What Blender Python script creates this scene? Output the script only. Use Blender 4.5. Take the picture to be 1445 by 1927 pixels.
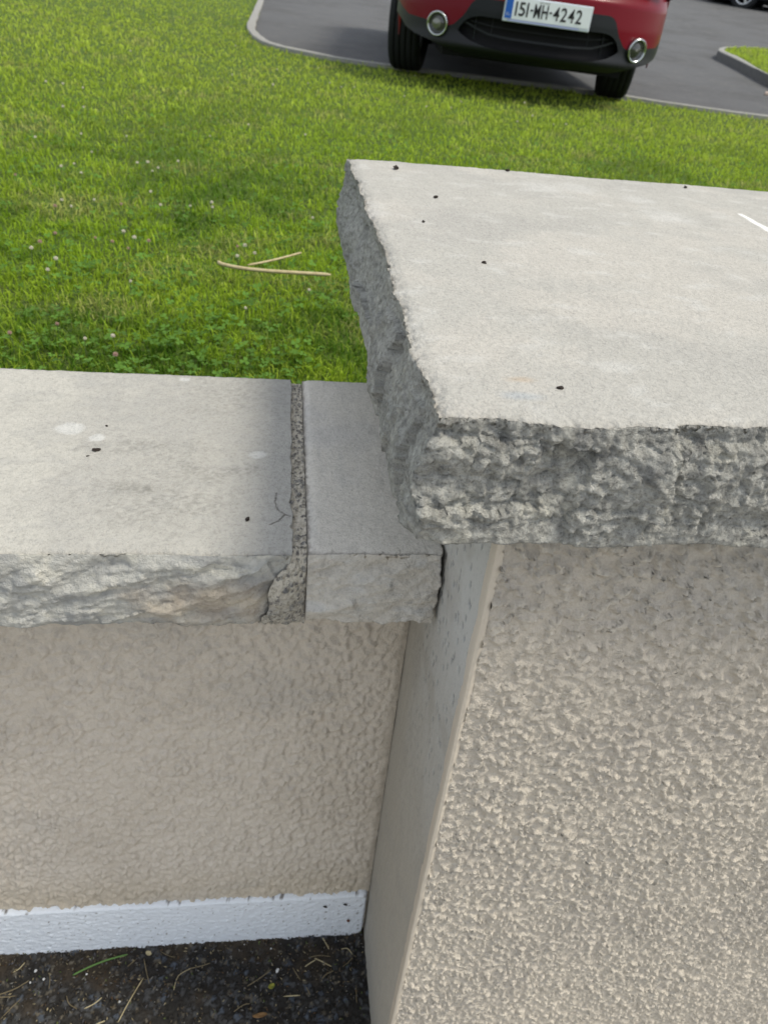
import bpy, math, random
import numpy as np
from mathutils import Matrix, Vector

for o in list(bpy.data.objects):
    bpy.data.objects.remove(o)
SC = bpy.context.scene
COL = SC.collection
random.seed(7)
RNG = np.random.default_rng(11)

# ------------------------------------------------------------------ camera
F_PX, PW, PH = 1428.12, 1445.0, 1927.0            # focal length and photo size in photo pixels
YAW, PITCH, ROLL = 0.1672, -0.6008, 0.1113
CAMZ = 1.207
_f = Vector((math.sin(YAW) * math.cos(PITCH), math.cos(YAW) * math.cos(PITCH), math.sin(PITCH)))
_r0 = Vector((math.cos(YAW), -math.sin(YAW), 0))
_u0 = _r0.cross(_f)
CR = math.cos(ROLL) * _r0 + math.sin(ROLL) * _u0
CU = -math.sin(ROLL) * _r0 + math.cos(ROLL) * _u0
CF = _f
cam = bpy.data.cameras.new('camera')
camo = bpy.data.objects.new('camera', cam)
COL.objects.link(camo)
m = Matrix.Identity(4)
for i in range(3):
    m[i][0], m[i][1], m[i][2] = CR[i], CU[i], -CF[i]
m[2][3] = CAMZ
camo.matrix_world = m
cam.sensor_fit = 'HORIZONTAL'
cam.sensor_width = 36.0
cam.lens = 36.0 * F_PX / PW
cam.clip_start = 0.02
cam.clip_end = 600
cam.dof.use_dof = True
cam.dof.focus_distance = 0.56
cam.dof.aperture_fstop = 19.0
SC.camera = camo

# ------------------------------------------------------------------ light
SUN_EL, SUN_AZ = math.radians(58), math.radians(20)   # azimuth: from +X towards the camera side (-Y)
sdir = Vector((math.cos(SUN_EL) * math.cos(SUN_AZ), -math.cos(SUN_EL) * math.sin(SUN_AZ), math.sin(SUN_EL)))
world = bpy.data.worlds.new('World')
SC.world = world
world.use_nodes = True
wn = world.node_tree
wn.nodes.clear()
sky = wn.nodes.new('ShaderNodeTexSky')
sky.sky_type = 'NISHITA'
sky.sun_disc = False
sky.sun_elevation = SUN_EL
sky.sun_rotation = math.atan2(sdir.x, sdir.y)
sky.dust_density = 2.0
sky.air_density = 1.0
sky.ozone_density = 1.0
bg = wn.nodes.new('ShaderNodeBackground')
bg.inputs['Strength'].default_value = 0.15
wo = wn.nodes.new('ShaderNodeOutputWorld')
veil = wn.nodes.new('ShaderNodeMix')              # even veil of thin high cloud over the blue
veil.data_type = 'RGBA'
veil.inputs['Factor'].default_value = 0.6
veil.inputs['B'].default_value = (4.2, 4.2, 3.95, 1)
wn.links.new(sky.outputs[0], veil.inputs['A'])
wn.links.new(veil.outputs['Result'], bg.inputs[0])
wn.links.new(bg.outputs[0], wo.inputs[0])
sl = bpy.data.lights.new('sun', 'SUN')
sl.energy = 1.8
sl.angle = math.radians(13.0)                       # sun through thin high cloud: soft shadow edges
sl.color = (1.0, 0.94, 0.79)
so = bpy.data.objects.new('sun', sl)
COL.objects.link(so)
so.rotation_euler = sdir.to_track_quat('Z', 'Y').to_euler()
so.location = (3, -3, 6)
SC.view_settings.view_transform = 'Standard'
SC.view_settings.look = 'None'
SC.view_settings.gamma = 1.0
SC.view_settings.exposure = 0.75
SC.view_settings.use_curve_mapping = False


# ------------------------------------------------------------------ helpers: pixels, noise, meshes
def ray(x, y):
    return CR * ((x - PW / 2) / F_PX) - CU * ((y - PH / 2) / F_PX) + CF


def on_z(x, y, z):
    r = ray(x, y)
    return Vector((0, 0, CAMZ)) + r * ((z - CAMZ) / r.z)


def on_y(x, y, Y):
    r = ray(x, y)
    return Vector((0, 0, CAMZ)) + r * (Y / r.y)


def sm(a, b, x):
    t = np.clip((x - a) / (b - a), 0, 1)
    return t * t * (3 - 2 * t)


def terrain(x, y):
    x = np.asarray(x, float); y = np.asarray(y, float)
    z = 0.58 + 0.0225 * (np.minimum(y, 8) - 0.82)
    z = z + 0.04 * np.clip(y - 8, 0, 6) + 0.09 * np.clip(y - 14, 0, 14) + 0.03 * np.clip(y - 28, 0, 400)
    fade = sm(3, 6, y) * (1 - sm(9, 13, y))
    return z - 0.019 * np.clip(x - 1.6, -3, 4) * fade


def on_ground(x, y, dz=0.0):
    r = ray(x, y)
    t = 0.8
    while t < 80:
        p = r * t
        if CAMZ + p.z <= float(terrain(p.x, p.y)) + dz:
            break
        t += 0.01
    return Vector((p.x, p.y, float(terrain(p.x, p.y)) + dz))


def h01(ix, iy, seed):
    n = (ix.astype(np.int64) * 374761393 + iy.astype(np.int64) * 668265263 + seed * 1442695041) & 0xFFFFFFFF
    n = ((n ^ (n >> 13)) * 1274126177) & 0xFFFFFFFF
    n = ((n ^ (n >> 16)) * 2246822519) & 0xFFFFFFFF
    n = n ^ (n >> 15)
    return (n & 0xFFFFFF) / float(0x1000000)


def perlin(x, y, seed=0):
    ix, iy = np.floor(x), np.floor(y)
    fx, fy = x - ix, y - iy
    u = fx * fx * fx * (fx * (fx * 6 - 15) + 10)
    v = fy * fy * fy * (fy * (fy * 6 - 15) + 10)

    def g(a, b):
        an = h01(ix + a, iy + b, seed) * 2 * math.pi
        return np.cos(an) * (fx - a) + np.sin(an) * (fy - b)
    return ((g(0, 0) * (1 - u) + g(1, 0) * u) * (1 - v) + (g(0, 1) * (1 - u) + g(1, 1) * u) * v) * 1.5


def fbm(x, y, seed=0, oct=4, gain=0.5):
    s = 0; a = 1; t = 0
    for k in range(oct):
        s = s + a * perlin(x * 2 ** k + 17.3 * k, y * 2 ** k - 9.1 * k, seed + k)
        t += a; a *= gain
    return s / t * 1.4


def worley(x, y, seed=0):
    """F1, F2 and a random number of the nearest cell"""
    ix, iy = np.floor(x), np.floor(y)
    f1 = np.full(np.shape(x), 9.0); f2 = f1.copy(); rid = np.zeros(np.shape(x))
    for a in (-1, 0, 1):
        for b in (-1, 0, 1):
            cx, cy = ix + a, iy + b
            d = np.hypot(cx + h01(cx, cy, seed) - x, cy + h01(cx, cy, seed + 1) - y)
            r = h01(cx, cy, seed + 2)
            near = d < f1
            f2 = np.where(near, f1, np.minimum(f2, d))
            rid = np.where(near, r, rid)
            f1 = np.where(near, d, f1)
    return f1, f2, rid


def scallop(x, y, seed=0, tilt=0.7):
    """broken-stone relief: intersecting shallow bowls with crisp ridges between them, about 0..1"""
    ix, iy = np.floor(x), np.floor(y)
    h = np.full(np.shape(x), 9.0)
    for a in (-2, -1, 0, 1, 2):
        for b in (-2, -1, 0, 1, 2):
            cx, cy = ix + a, iy + b
            dx = x - (cx + h01(cx, cy, seed)); dy = y - (cy + h01(cx, cy, seed + 1))
            off = h01(cx, cy, seed + 2) * 0.55
            ta = h01(cx, cy, seed + 3) * 6.283
            h = np.minimum(h, off + 0.55 * (dx * dx + dy * dy) + tilt * 0.5 * (np.cos(ta) * dx + np.sin(ta) * dy))
    return np.clip(h + 0.25, 0, 1.2)


def facet(x, y, seed=0, flip=1.0):
    """broken-stone relief made of tilted flat facets that meet in sharp creases"""
    ix, iy = np.floor(x), np.floor(y)
    h = np.full(np.shape(x), 9.0)
    for a in (-1, 0, 1, 2):
        for b in (-1, 0, 1, 2):
            cx, cy = ix + a, iy + b
            dx = x - (cx + h01(cx, cy, seed)); dy = y - (cy + h01(cx, cy, seed + 1))
            ta = h01(cx, cy, seed + 3) * 6.283; tl = 0.25 + 0.6 * h01(cx, cy, seed + 4)
            h = np.minimum(h, h01(cx, cy, seed + 2) * 0.5 + tl * (np.cos(ta) * dx + np.sin(ta) * dy) + 0.16 * (dx * dx + dy * dy))
    return flip * np.clip(h + 0.35, -0.6, 1.0)


def obj(name, me, mats=None, parent=None):
    o = bpy.data.objects.new(name, me)
    COL.objects.link(o)
    if mats is not None:
        for mt in (mats if isinstance(mats, (list, tuple)) else [mats]):
            me.materials.append(mt)
    if parent is not None:
        o.parent = parent
    return o


def empty(name, loc=(0, 0, 0), rz=0.0):
    o = bpy.data.objects.new(name, None)
    o.empty_display_size = 0.1
    COL.objects.link(o)
    o.location = loc
    o.rotation_euler = (0, 0, rz)
    return o


def tag(o, label=None, cat=None, group=None, kind=None):
    if label: o['label'] = label
    if cat: o['category'] = cat
    if group: o['group'] = group
    if kind: o['kind'] = kind
    return o


def npmesh(name, V, Q=None, T=None, smooth=True, col=None):
    V = np.asarray(V, np.float32).reshape(-1, 3)
    me = bpy.data.meshes.new(name)
    me.vertices.add(len(V))
    me.vertices.foreach_set('co', V.ravel())
    nq = 0 if Q is None else len(Q); nt = 0 if T is None else len(T)
    li = []
    if nq: li.append(np.asarray(Q, np.int32).ravel())
    if nt: li.append(np.asarray(T, np.int32).ravel())
    li = np.concatenate(li)
    me.loops.add(len(li))
    me.loops.foreach_set('vertex_index', li)
    me.polygons.add(nq + nt)
    st = np.concatenate([np.arange(nq) * 4, nq * 4 + np.arange(nt) * 3]).astype(np.int32)
    me.polygons.foreach_set('loop_start', st)
    me.polygons.foreach_set('use_smooth', np.full(nq + nt, smooth))
    me.update(calc_edges=True)
    if col is not None:
        c = np.ones((len(V), 4), np.float32)
        c[:, :3] = np.clip(np.asarray(col).reshape(-1, 3), 0, 1)
        a = me.color_attributes.new('Col', 'FLOAT_COLOR', 'POINT')
        a.data.foreach_set('color', c.ravel())
    me.validate()
    return me


def grid_quads(n0, n1, flip=False):
    i = np.arange(n0 * n1).reshape(n0, n1)
    q = np.stack([i[:-1, :-1], i[1:, :-1], i[1:, 1:], i[:-1, 1:]], -1).reshape(-1, 4)
    return q[:, ::-1] if flip else q


class MB:
    """collects boxes, tubes and lathes into one mesh"""
    def __init__(s):
        s.v = []; s.f = []

    def add(s, vs, fs):
        b = len(s.v)
        s.v += [tuple(v) for v in vs]
        s.f += [tuple(b + i for i in f) for f in fs]
        return s

    def box(s, x0, x1, y0, y1, z0, z1):
        return s.add([(x0, y0, z0), (x1, y0, z0), (x1, y1, z0), (x0, y1, z0), (x0, y0, z1), (x1, y0, z1), (x1, y1, z1), (x0, y1, z1)],
                     [(3, 2, 1, 0), (4, 5, 6, 7), (0, 1, 5, 4), (1, 2, 6, 5), (2, 3, 7, 6), (3, 0, 4, 7)])

    def lathe(s, prof, c, axis=(0, 1, 0), n=28, closed=True):
        """profile of (radius, distance along the axis)"""
        ax = Vector(axis).normalized()
        a = ax.orthogonal().normalized(); b = ax.cross(a)
        c = Vector(c); vs = []; k = len(prof)
        for i in range(n):
            t = 2 * math.pi * i / n
            d = a * math.cos(t) + b * math.sin(t)
            for r, h in prof:
                vs.append(c + d * r + ax * h)
        fs = []
        for i in range(n):
            j = (i + 1) % n
            for p in range(k - 1):
                fs.append((i * k + p, j * k + p, j * k + p + 1, i * k + p + 1))
            if closed:
                fs.append((i * k + k - 1, j * k + k - 1, j * k, i * k))
        return s.add(vs, fs)

    def tube(s, pts, rad, n=6):
        pts = [Vector(p) for p in pts]
        k = len(pts); vs = []
        rad = rad if isinstance(rad, (list, tuple)) else [rad] * k
        for i, p in enumerate(pts):
            d = (pts[min(i + 1, k - 1)] - pts[max(i - 1, 0)]).normalized()
            a = d.cross(Vector((0, 0, 1)))
            a = a.normalized() if a.length > 1e-4 else Vector((1, 0, 0))
            b = d.cross(a)
            for j in range(n):
                t = 2 * math.pi * j / n
                vs.append(p + (a * math.cos(t) + b * math.sin(t)) * rad[i])
        fs = [(i * n + j, i * n + (j + 1) % n, (i + 1) * n + (j + 1) % n, (i + 1) * n + j) for i in range(k - 1) for j in range(n)]
        fs += [tuple(range(n))[::-1], tuple((k - 1) * n + j for j in range(n))]
        return s.add(vs, fs)

    def build(s, name, mat, parent=None, smooth=False):
        me = bpy.data.meshes.new(name)
        me.from_pydata(s.v, [], s.f)
        me.validate(); me.update()
        if smooth:
            me.polygons.foreach_set('use_smooth', [True] * len(me.polygons))
        return obj(name, me, mat, parent)


# ------------------------------------------------------------------ materials
def mat(name, color=None, rough=0.9, attr=False, mottle=(), bumps=(), metallic=0.0, spec=0.3, coat=0.0, transl=0.0):
    mt = bpy.data.materials.new(name)
    mt.use_nodes = True
    nt = mt.node_tree; N = nt.nodes; L = nt.links
    bs = N['Principled BSDF']
    bs.inputs['Roughness'].default_value = rough
    bs.inputs['Metallic'].default_value = metallic
    bs.inputs['Specular IOR Level'].default_value = spec
    bs.inputs['Coat Weight'].default_value = coat
    bs.inputs['Coat Roughness'].default_value = 0.06
    tc = N.new('ShaderNodeTexCoord')
    if attr:
        a = N.new('ShaderNodeAttribute'); a.attribute_name = 'Col'
        cur = a.outputs['Color']
    else:
        r = N.new('ShaderNodeRGB'); r.outputs[0].default_value = (*color, 1)
        cur = r.outputs[0]
    for sc_, c2, lo, hi, amt, mode in mottle:      # scale, colour, from, to, amount, blend
        n = N.new('ShaderNodeTexNoise'); n.inputs['Scale'].default_value = sc_
        n.inputs['Detail'].default_value = 5; n.inputs['Roughness'].default_value = 0.65
        L.new(tc.outputs['Object'], n.inputs['Vector'])
        mr = N.new('ShaderNodeMapRange'); mr.inputs[1].default_value = lo; mr.inputs[2].default_value = hi
        mr.inputs[4].default_value = amt
        L.new(n.outputs['Fac'], mr.inputs[0])
        mx = N.new('ShaderNodeMix'); mx.data_type = 'RGBA'; mx.blend_type = mode
        L.new(mr.outputs[0], mx.inputs['Factor'])
        L.new(cur, mx.inputs['A']); mx.inputs['B'].default_value = (*c2, 1)
        cur = mx.outputs['Result']
    L.new(cur, bs.inputs['Base Color'])
    nrm = None
    for sc_, dist in bumps:
        n = N.new('ShaderNodeTexNoise'); n.inputs['Scale'].default_value = sc_
        n.inputs['Detail'].default_value = 4; n.inputs['Roughness'].default_value = 0.6
        L.new(tc.outputs['Object'], n.inputs['Vector'])
        b = N.new('ShaderNodeBump'); b.inputs['Distance'].default_value = dist; b.inputs['Strength'].default_value = 1.0
        L.new(n.outputs['Fac'], b.inputs['Height'])
        if nrm: L.new(nrm, b.inputs['Normal'])
        nrm = b.outputs['Normal']
    if nrm: L.new(nrm, bs.inputs['Normal'])
    if transl:
        tr = N.new('ShaderNodeBsdfTranslucent'); ms = N.new('ShaderNodeMixShader')
        ms.inputs[0].default_value = transl
        L.new(cur, tr.inputs['Color']); L.new(bs.outputs[0], ms.inputs[1]); L.new(tr.outputs[0], ms.inputs[2])
        L.new(ms.outputs[0], N['Material Output'].inputs['Surface'])
    return mt


M = {}
M['stone'] = mat('stone', attr=True, rough=0.92, mottle=[(330, (0.72, 0.72, 0.72), 0.48, 0.64, 0.6, 'MULTIPLY'), (900, (0.45, 0.45, 0.45), 0.56, 0.70, 0.6, 'MULTIPLY')],
                 bumps=[(700, 0.0010), (260, 0.0012)])
M['stone_face'] = mat('stone_face', attr=True, rough=0.95, mottle=[(420, (0.50, 0.50, 0.51), 0.50, 0.66, 0.65, 'MULTIPLY'), (900, (0.6, 0.6, 0.6), 0.50, 0.68, 0.6, 'MULTIPLY')],
                      bumps=[(420, 0.0025), (900, 0.0015)])
M['stone_soft'] = mat('stone_soft', attr=True, rough=0.95, mottle=[(300, (0.68, 0.68, 0.68), 0.50, 0.66, 0.6, 'MULTIPLY')], bumps=[(420, 0.0016), (900, 0.001)])
M['render'] = mat('render', attr=True, rough=0.9, mottle=[(500, (0.75, 0.75, 0.75), 0.5, 0.7, 0.5, 'MULTIPLY')], bumps=[(520, 0.0018)])
M['cement'] = mat('cement', attr=True, rough=0.92, mottle=[(300, (0.6, 0.6, 0.6), 0.55, 0.7, 0.5, 'MULTIPLY')], bumps=[(600, 0.0008)])
M['mortar'] = mat('mortar', attr=True, rough=0.95, mottle=[(450, (0.5, 0.49, 0.48), 0.54, 0.64, 0.7, 'MULTIPLY'), (380, (0.70, 0.66, 0.57), 0.54, 0.64, 0.6, 'MIX')], bumps=[(500, 0.0035)])
M['plinth'] = mat('plinth', attr=True, rough=0.55, bumps=[(300, 0.0012)])
M['tarmac_dirt'] = mat('tarmac_dirt', attr=True, rough=0.85, bumps=[(900, 0.001)])
M['asphalt'] = mat('asphalt', (0.10, 0.102, 0.108), rough=0.85, mottle=[(0.9, (0.072, 0.072, 0.074), 0.45, 0.62, 0.8, 'MIX'), (6, (0.13, 0.128, 0.125), 0.52, 0.66, 0.6, 'MIX'), (45, (0.17, 0.17, 0.172), 0.5, 0.75, 0.6, 'MIX')], bumps=[(110, 0.012)])
M['soil'] = mat('soil', (0.11, 0.18, 0.02), rough=1.0, mottle=[(9, (0.09, 0.085, 0.03), 0.5, 0.7, 0.7, 'MIX'), (60, (0.03, 0.06, 0.01), 0.4, 0.6, 0.7, 'MIX')], bumps=[(60, 0.03)])
M['grass'] = mat('grass', attr=True, rough=0.6, spec=0.12, transl=0.45)
M['kerb'] = mat('kerb', (0.29, 0.285, 0.27), rough=0.9, mottle=[(30, (0.22, 0.22, 0.21), 0.45, 0.65, 0.7, 'MIX')], bumps=[(150, 0.004)])


M['concrete'] = mat('concrete', (0.40, 0.38, 0.34), rough=0.9, mottle=[(3, (0.31, 0.295, 0.27), 0.45, 0.65, 0.7, 'MIX'), (60, (0.38, 0.365, 0.33), 0.5, 0.7, 0.5, 'MIX')], bumps=[(150, 0.003)])
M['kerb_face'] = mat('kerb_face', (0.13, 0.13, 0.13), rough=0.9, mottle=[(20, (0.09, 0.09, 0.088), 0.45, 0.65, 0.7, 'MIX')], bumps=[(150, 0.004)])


def simple(name, c, **k):
    M[name] = mat(name, c, **k)
    return M[name]


simple('bead', (0.55, 0.49, 0.41), rough=0.6, bumps=[(200, 0.001)])
simple('straw', (0.47, 0.40, 0.24), rough=0.7, mottle=[(90, (0.33, 0.26, 0.14), 0.45, 0.6, 0.6, 'MIX')])
simple('straw_dull', (0.20, 0.16, 0.095), rough=0.8, mottle=[(90, (0.12, 0.095, 0.05), 0.45, 0.6, 0.6, 'MIX')])
simple('green_blade', (0.10, 0.19, 0.05), rough=0.6)
simple('leaf_brown', (0.24, 0.14, 0.06), rough=0.8, mottle=[(200, (0.14, 0.08, 0.035), 0.45, 0.6, 0.7, 'MIX')])
simple('leaf_rust', (0.16, 0.055, 0.025), rough=0.7)
simple('leaf_yellow', (0.28, 0.27, 0.04), rough=0.6, mottle=[(200, (0.08, 0.12, 0.02), 0.45, 0.6, 0.8, 'MIX')])
simple('chip_white', (0.8, 0.8, 0.8), rough=0.7, bumps=[(300, 0.001)])
simple('pebble', (0.55, 0.45, 0.38), rough=0.8)
simple('crumb', (0.02, 0.014, 0.011), rough=0.8)
simple('clover_white', (0.72, 0.68, 0.58), rough=0.8, transl=0.2)
simple('clover_pink', (0.50, 0.34, 0.29), rough=0.8, transl=0.2)
simple('stem', (0.09, 0.14, 0.04), rough=0.7)


# ------------------------------------------------------------------ coordinates of the masonry (metres, from the camera fit)
YF, ZC, TC, DC = 0.4901, 0.823, 0.0763, 0.33        # wall coping: front edge, top, thickness, depth
XP, YW, YPF = 0.1409, 0.592, 0.3806                 # pier left face, wall face, pier front
ZP, YPC, YPB, XPC, TP = 1.0219, 0.352, 1.0784, 0.0826, 0.078   # pier cap
XJ = 0.0243                                         # end stone starts here, mortar to its left


def lines(spec):
    """increasing coordinates from (start, end, step) runs"""
    out = []
    for a, b, s in spec:
        n = max(1, int(round((b - a) / s)))
        out += list(a + (b - a) * np.arange(n) / n)
    out.append(spec[-1][1])
    return np.array(out)


def rock_box(name, xs, ys, zs, side, top, colour, mat_, parent, roll=0.010, face_mat='stone_face'):
    """a coping stone: sawn top, broken faces. side(face, s, z) gives outward relief, colour(P, N) the albedo."""
    nx, ny, nz = len(xs), len(ys), len(zs)
    idx = np.full((nx, ny, nz), -1, np.int64)
    surf = np.zeros((nx, ny, nz), bool)
    surf[0] = surf[-1] = True; surf[:, 0] = surf[:, -1] = True; surf[:, :, -1] = True
    idx[surf] = np.arange(surf.sum())
    I, J, K = np.nonzero(surf)
    X, Y, Z = xs[I].copy(), ys[J].copy(), zs[K].copy()
    X0, Y0, Z0 = X.copy(), Y.copy(), Z.copy()
    x0, x1, y0, y1, z0, z1 = xs[0], xs[-1], ys[0], ys[-1], zs[0], zs[-1]
    R = 0.03
    for face, dist, s, ax, sg in (('front', Y0 - y0, X0, 1, -1), ('back', y1 - Y0, X0, 1, 1), ('left', X0 - x0, Y0, 0, -1), ('right', x1 - X0, Y0, 0, 1)):
        near = dist < R
        d = np.zeros_like(X)
        d[near] = side(face, s[near], Z0[near]) * (1 - dist[near] / R) ** 1.5
        if ax == 0: X += sg * d
        else: Y += sg * d
        if face in ('front', 'left'):
            w = np.clip(1 - dist / roll, 0, 1) ** 2 * (K == nz - 1)
            Z -= w * (0.0025 + 0.004 * np.clip(fbm(s * 60, s * 0 + 3.1, 5) + fbm(s * 200, dist * 200, 8) + 0.35, 0, 1.2))
    t = K == nz - 1
    Z[t] += top(X0[t], Y0[t])
    V = np.stack([X, Y, Z], 1)
    Q = [
        np.stack([idx[:-1, :-1, -1], idx[1:, :-1, -1], idx[1:, 1:, -1], idx[:-1, 1:, -1]], -1).reshape(-1, 4),
        np.stack([idx[:-1, 0, :-1], idx[1:, 0, :-1], idx[1:, 0, 1:], idx[:-1, 0, 1:]], -1).reshape(-1, 4),
        np.stack([idx[:-1, -1, :-1], idx[:-1, -1, 1:], idx[1:, -1, 1:], idx[1:, -1, :-1]], -1).reshape(-1, 4),
        np.stack([idx[0, :-1, :-1], idx[0, :-1, 1:], idx[0, 1:, 1:], idx[0, 1:, :-1]], -1).reshape(-1, 4),
        np.stack([idx[-1, :-1, :-1], idx[-1, 1:, :-1], idx[-1, 1:, 1:], idx[-1, :-1, 1:]], -1).reshape(-1, 4)]
    C = colour(X0, Y0, Z0, (K == nz - 1))
    ring = np.concatenate([idx[:, 0, 0], idx[-1, 1:, 0], idx[-2::-1, -1, 0], idx[0, -2:0:-1, 0]])      # underside: one fan
    V = np.vstack([V, [[(x0 + x1) / 2, (y0 + y1) / 2, z0]]]); C = np.vstack([C, C[:1]])
    T = np.stack([np.roll(ring, -1), ring, np.full(len(ring), len(V) - 1)], 1)
    me = npmesh(name, V, np.concatenate(Q), T, col=C)
    mi = np.ones(len(me.polygons), np.int32); mi[:len(Q[0])] = 0
    o = obj(name, me, [mat_, M[face_mat]], parent)
    me.polygons.foreach_set('material_index', mi)
    return o


def mix(a, b, f):
    f = np.asarray(f)[..., None]
    return a * (1 - f) + np.asarray(b) * f


def blob(x, y, cx, cy, rx, ry, soft=0.5, seed=1, warp=0.35):
    d = np.hypot((x - cx) / rx, (y - cy) / ry) + warp * fbm(x * 40, y * 40, seed)
    return 1 - sm(1 - soft, 1 + soft, d)


# ---- relief of broken faces
def rock_pier(s, z, seed, amp=1.0):
    t = (z - (ZP - TP)) / TP
    a, b = s / 0.050 + 0.25 * fbm(s * 25, z * 25, seed), z / 0.036
    wa, wb = s + 0.004 * fbm(s * 70, z * 70, seed + 40), z + 0.004 * fbm(s * 70, z * 70, seed + 41)
    h = 0.022 * facet(wa / 0.056, wb / 0.042, seed) + 0.012 * facet(wa / 0.025, wb / 0.018, seed + 50, -1) + 0.0065 + 0.0042 * facet(wa / 0.0105, wb / 0.0085, seed + 60) + 0.002 * facet(wa / 0.0052, wb / 0.0046, seed + 70, -1)
    h0 = 0.020 * scallop(a, b, seed) + 0.0105 * scallop(s / 0.019 + 3 + 0.3 * fbm(s * 60, z * 60, seed + 2), z / 0.014, seed + 9) + 0.0052 * scallop(s / 0.0085, z / 0.0068, seed + 19)
    h += 0.0022 * fbm(s / 0.006, z / 0.006, seed + 30, 3)
    h = (h + 0.0014 * facet(wa / 0.0028, wb / 0.0025, seed + 80) + 0.0012 * fbm(s / 0.0045, z / 0.0045, seed + 90, 3) - 0.0125) * amp
    return h * (0.55 + 0.45 * sm(1.0, 0.8, t)) * (0.4 + 0.6 * sm(0.0, 0.25, t)) + 0.005 * np.sin(np.clip(1 - t, 0, 1) * math.pi * 0.6)


def rock_wall(s, z, seed, amp=1.0, dip=0.35):
    t = (z - (ZC - TC)) / TC
    c, d = math.cos(dip), math.sin(dip)
    a, b = s * c + z * d, -s * d + z * c
    b = b + 0.004 * fbm(a * 45, b * 60, seed)
    h = 0.010 * scallop(a / 0.060, b / 0.022, seed) + 0.0045 * scallop(a / 0.024, b / 0.0095, seed + 7) + 0.0045 * facet(a / 0.017, b / 0.0085, seed + 15) + 0.0025 * facet(a / 0.008, b / 0.0045, seed + 25, -1)
    h += 0.0012 * fbm(s / 0.006, z / 0.006, seed + 3, 3)
    h = (h - 0.009) * amp
    return h * (0.25 + 0.75 * sm(1.0, 0.8, t)) + 0.005 * np.sin(np.clip(1 - t, 0, 1) * math.pi * 0.9)


# ------------------------------------------------------------------ boundary wall
wall = tag(empty('boundary_wall', (-1.9, YW + 0.09, 0)), 'low rendered garden wall with stone coping and white painted base', 'wall')
WO = np.array(wall.location)


def loc(v):
    return np.asarray(v, float).reshape(-1, 3) - WO


def stone_top(x, y):
    return 0.0006 * fbm(x * 30, y * 30, 3) + 0.0003 * fbm(x * 160, y * 160, 4)


def coping_colour(kind):
    def f(x, y, z, top):
        n1 = fbm(x * 9, y * 9, 21); n2 = fbm(x * 35, y * 60, 22); n3 = fbm(x * 120, y * 120, 23)
        c = np.tile(np.array([0.405, 0.394, 0.366]), (len(x), 1))
        if kind == 'left':
            c = mix(c, (0.455, 0.442, 0.405), sm(-0.1, 0.5, n1 + 1.2 * (-0.17 - x) / 0.2))
            c = mix(c, (0.34, 0.335, 0.318), 0.45 * sm(0.1, 0.6, n2 + 0.5 * fbm(x * 15, y * 15, 31) + 0.5 * blob(x, y, -0.06, 0.74, 0.16, 0.10)))
            for px, py, rx, ry, a in ((265, 838, .016, .010, .55), (240, 918, .020, .010, .7), (272, 917, .016, .008, .75), (310, 950, .05, .028, .45),
                                      (465, 884, .012, .008, .6), (395, 905, .010, .007, .5), (360, 882, .012, .006, .55), (300, 850, .05, .02, .35), (155, 838, .016, .01, .4),
                                      (330, 890, .06, .014, .3), (440, 740, .05, .05, .35), (60, 760, .05, .02, .2)):
                p = on_z(px, py, ZC)
                c = mix(c, (0.20, 0.195, 0.175), 0.8 * a * sm(-0.3, 0.3, fbm(x * 160, y * 220, px)) * blob(x, y, p.x, p.y, rx, ry, 0.7, px, 0.9))
            for px, py, rx, ry in ((131, 806, .014, .011), (181, 823, .0075, .0065), (348, 714, .006, .006), (483, 855, .008, .006)):
                p = on_z(px, py, ZC)
                c = mix(c, (0.58, 0.585, 0.575), 0.6 * blob(x, y, p.x, p.y, rx, ry, 0.18, px, 0.45))
            pts = [on_z(a, b, ZC) for a, b in ((521, 928), (520, 946), (524, 960), (536, 968), (546, 972), (536, 968), (526, 980), (508, 987))]
            d = np.full(len(x), 9.0)
            for a, b in zip(pts[:-1], pts[1:]):
                ab = np.array([b.x - a.x, b.y - a.y]); t = np.clip(((x - a.x) * ab[0] + (y - a.y) * ab[1]) / (ab @ ab), 0, 1)
                d = np.minimum(d, np.hypot(x - a.x - t * ab[0], y - a.y - t * ab[1]))
            c = mix(c, (0.07, 0.06, 0.05), 0.85 * (1 - sm(0.0002, 0.0012, d + 0.0006 * fbm(x * 300, y * 300, 77))) * top)
        else:
            c = np.tile(np.array([0.62, 0.585, 0.53]), (len(x), 1))
            c = mix(c, (0.56, 0.535, 0.50), sm(0, 0.6, n1))
            c = mix(c, (0.46, 0.445, 0.42), 0.3 * sm(0.1, 0.6, fbm(x * 90, y * 12, 37)))
        c = c * (1 + 0.07 * n3 + 0.05 * n2)[:, None]
        s = ~top
        f1 = fbm(x * 22 + 5, z * 40, 41)
        if kind == 'left':
            fc = mix(np.tile(np.array([0.48, 0.475, 0.445]), (len(x), 1)), (0.35, 0.352, 0.345), sm(-0.2, 0.4, f1))
            fc = mix(fc, (0.62, 0.60, 0.53), 0.7 * sm(0.15, 0.5, fbm(x * 30, z * 55, 43)))
            fc = mix(fc, (0.42, 0.29, 0.16), 0.4 * blob(x, z, -0.05, ZC - 0.052, 0.055, 0.022, 0.8, 4, 0.7))
        else:
            fc = mix(np.tile(np.array([0.58, 0.545, 0.49]), (len(x), 1)), (0.60, 0.58, 0.545), sm(0, 0.5, f1))
        c[s] = fc[s] * (1 + 0.12 * fbm(x[s] * 150, z[s] * 150, 45))[:, None]
        return c
    return f


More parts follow.
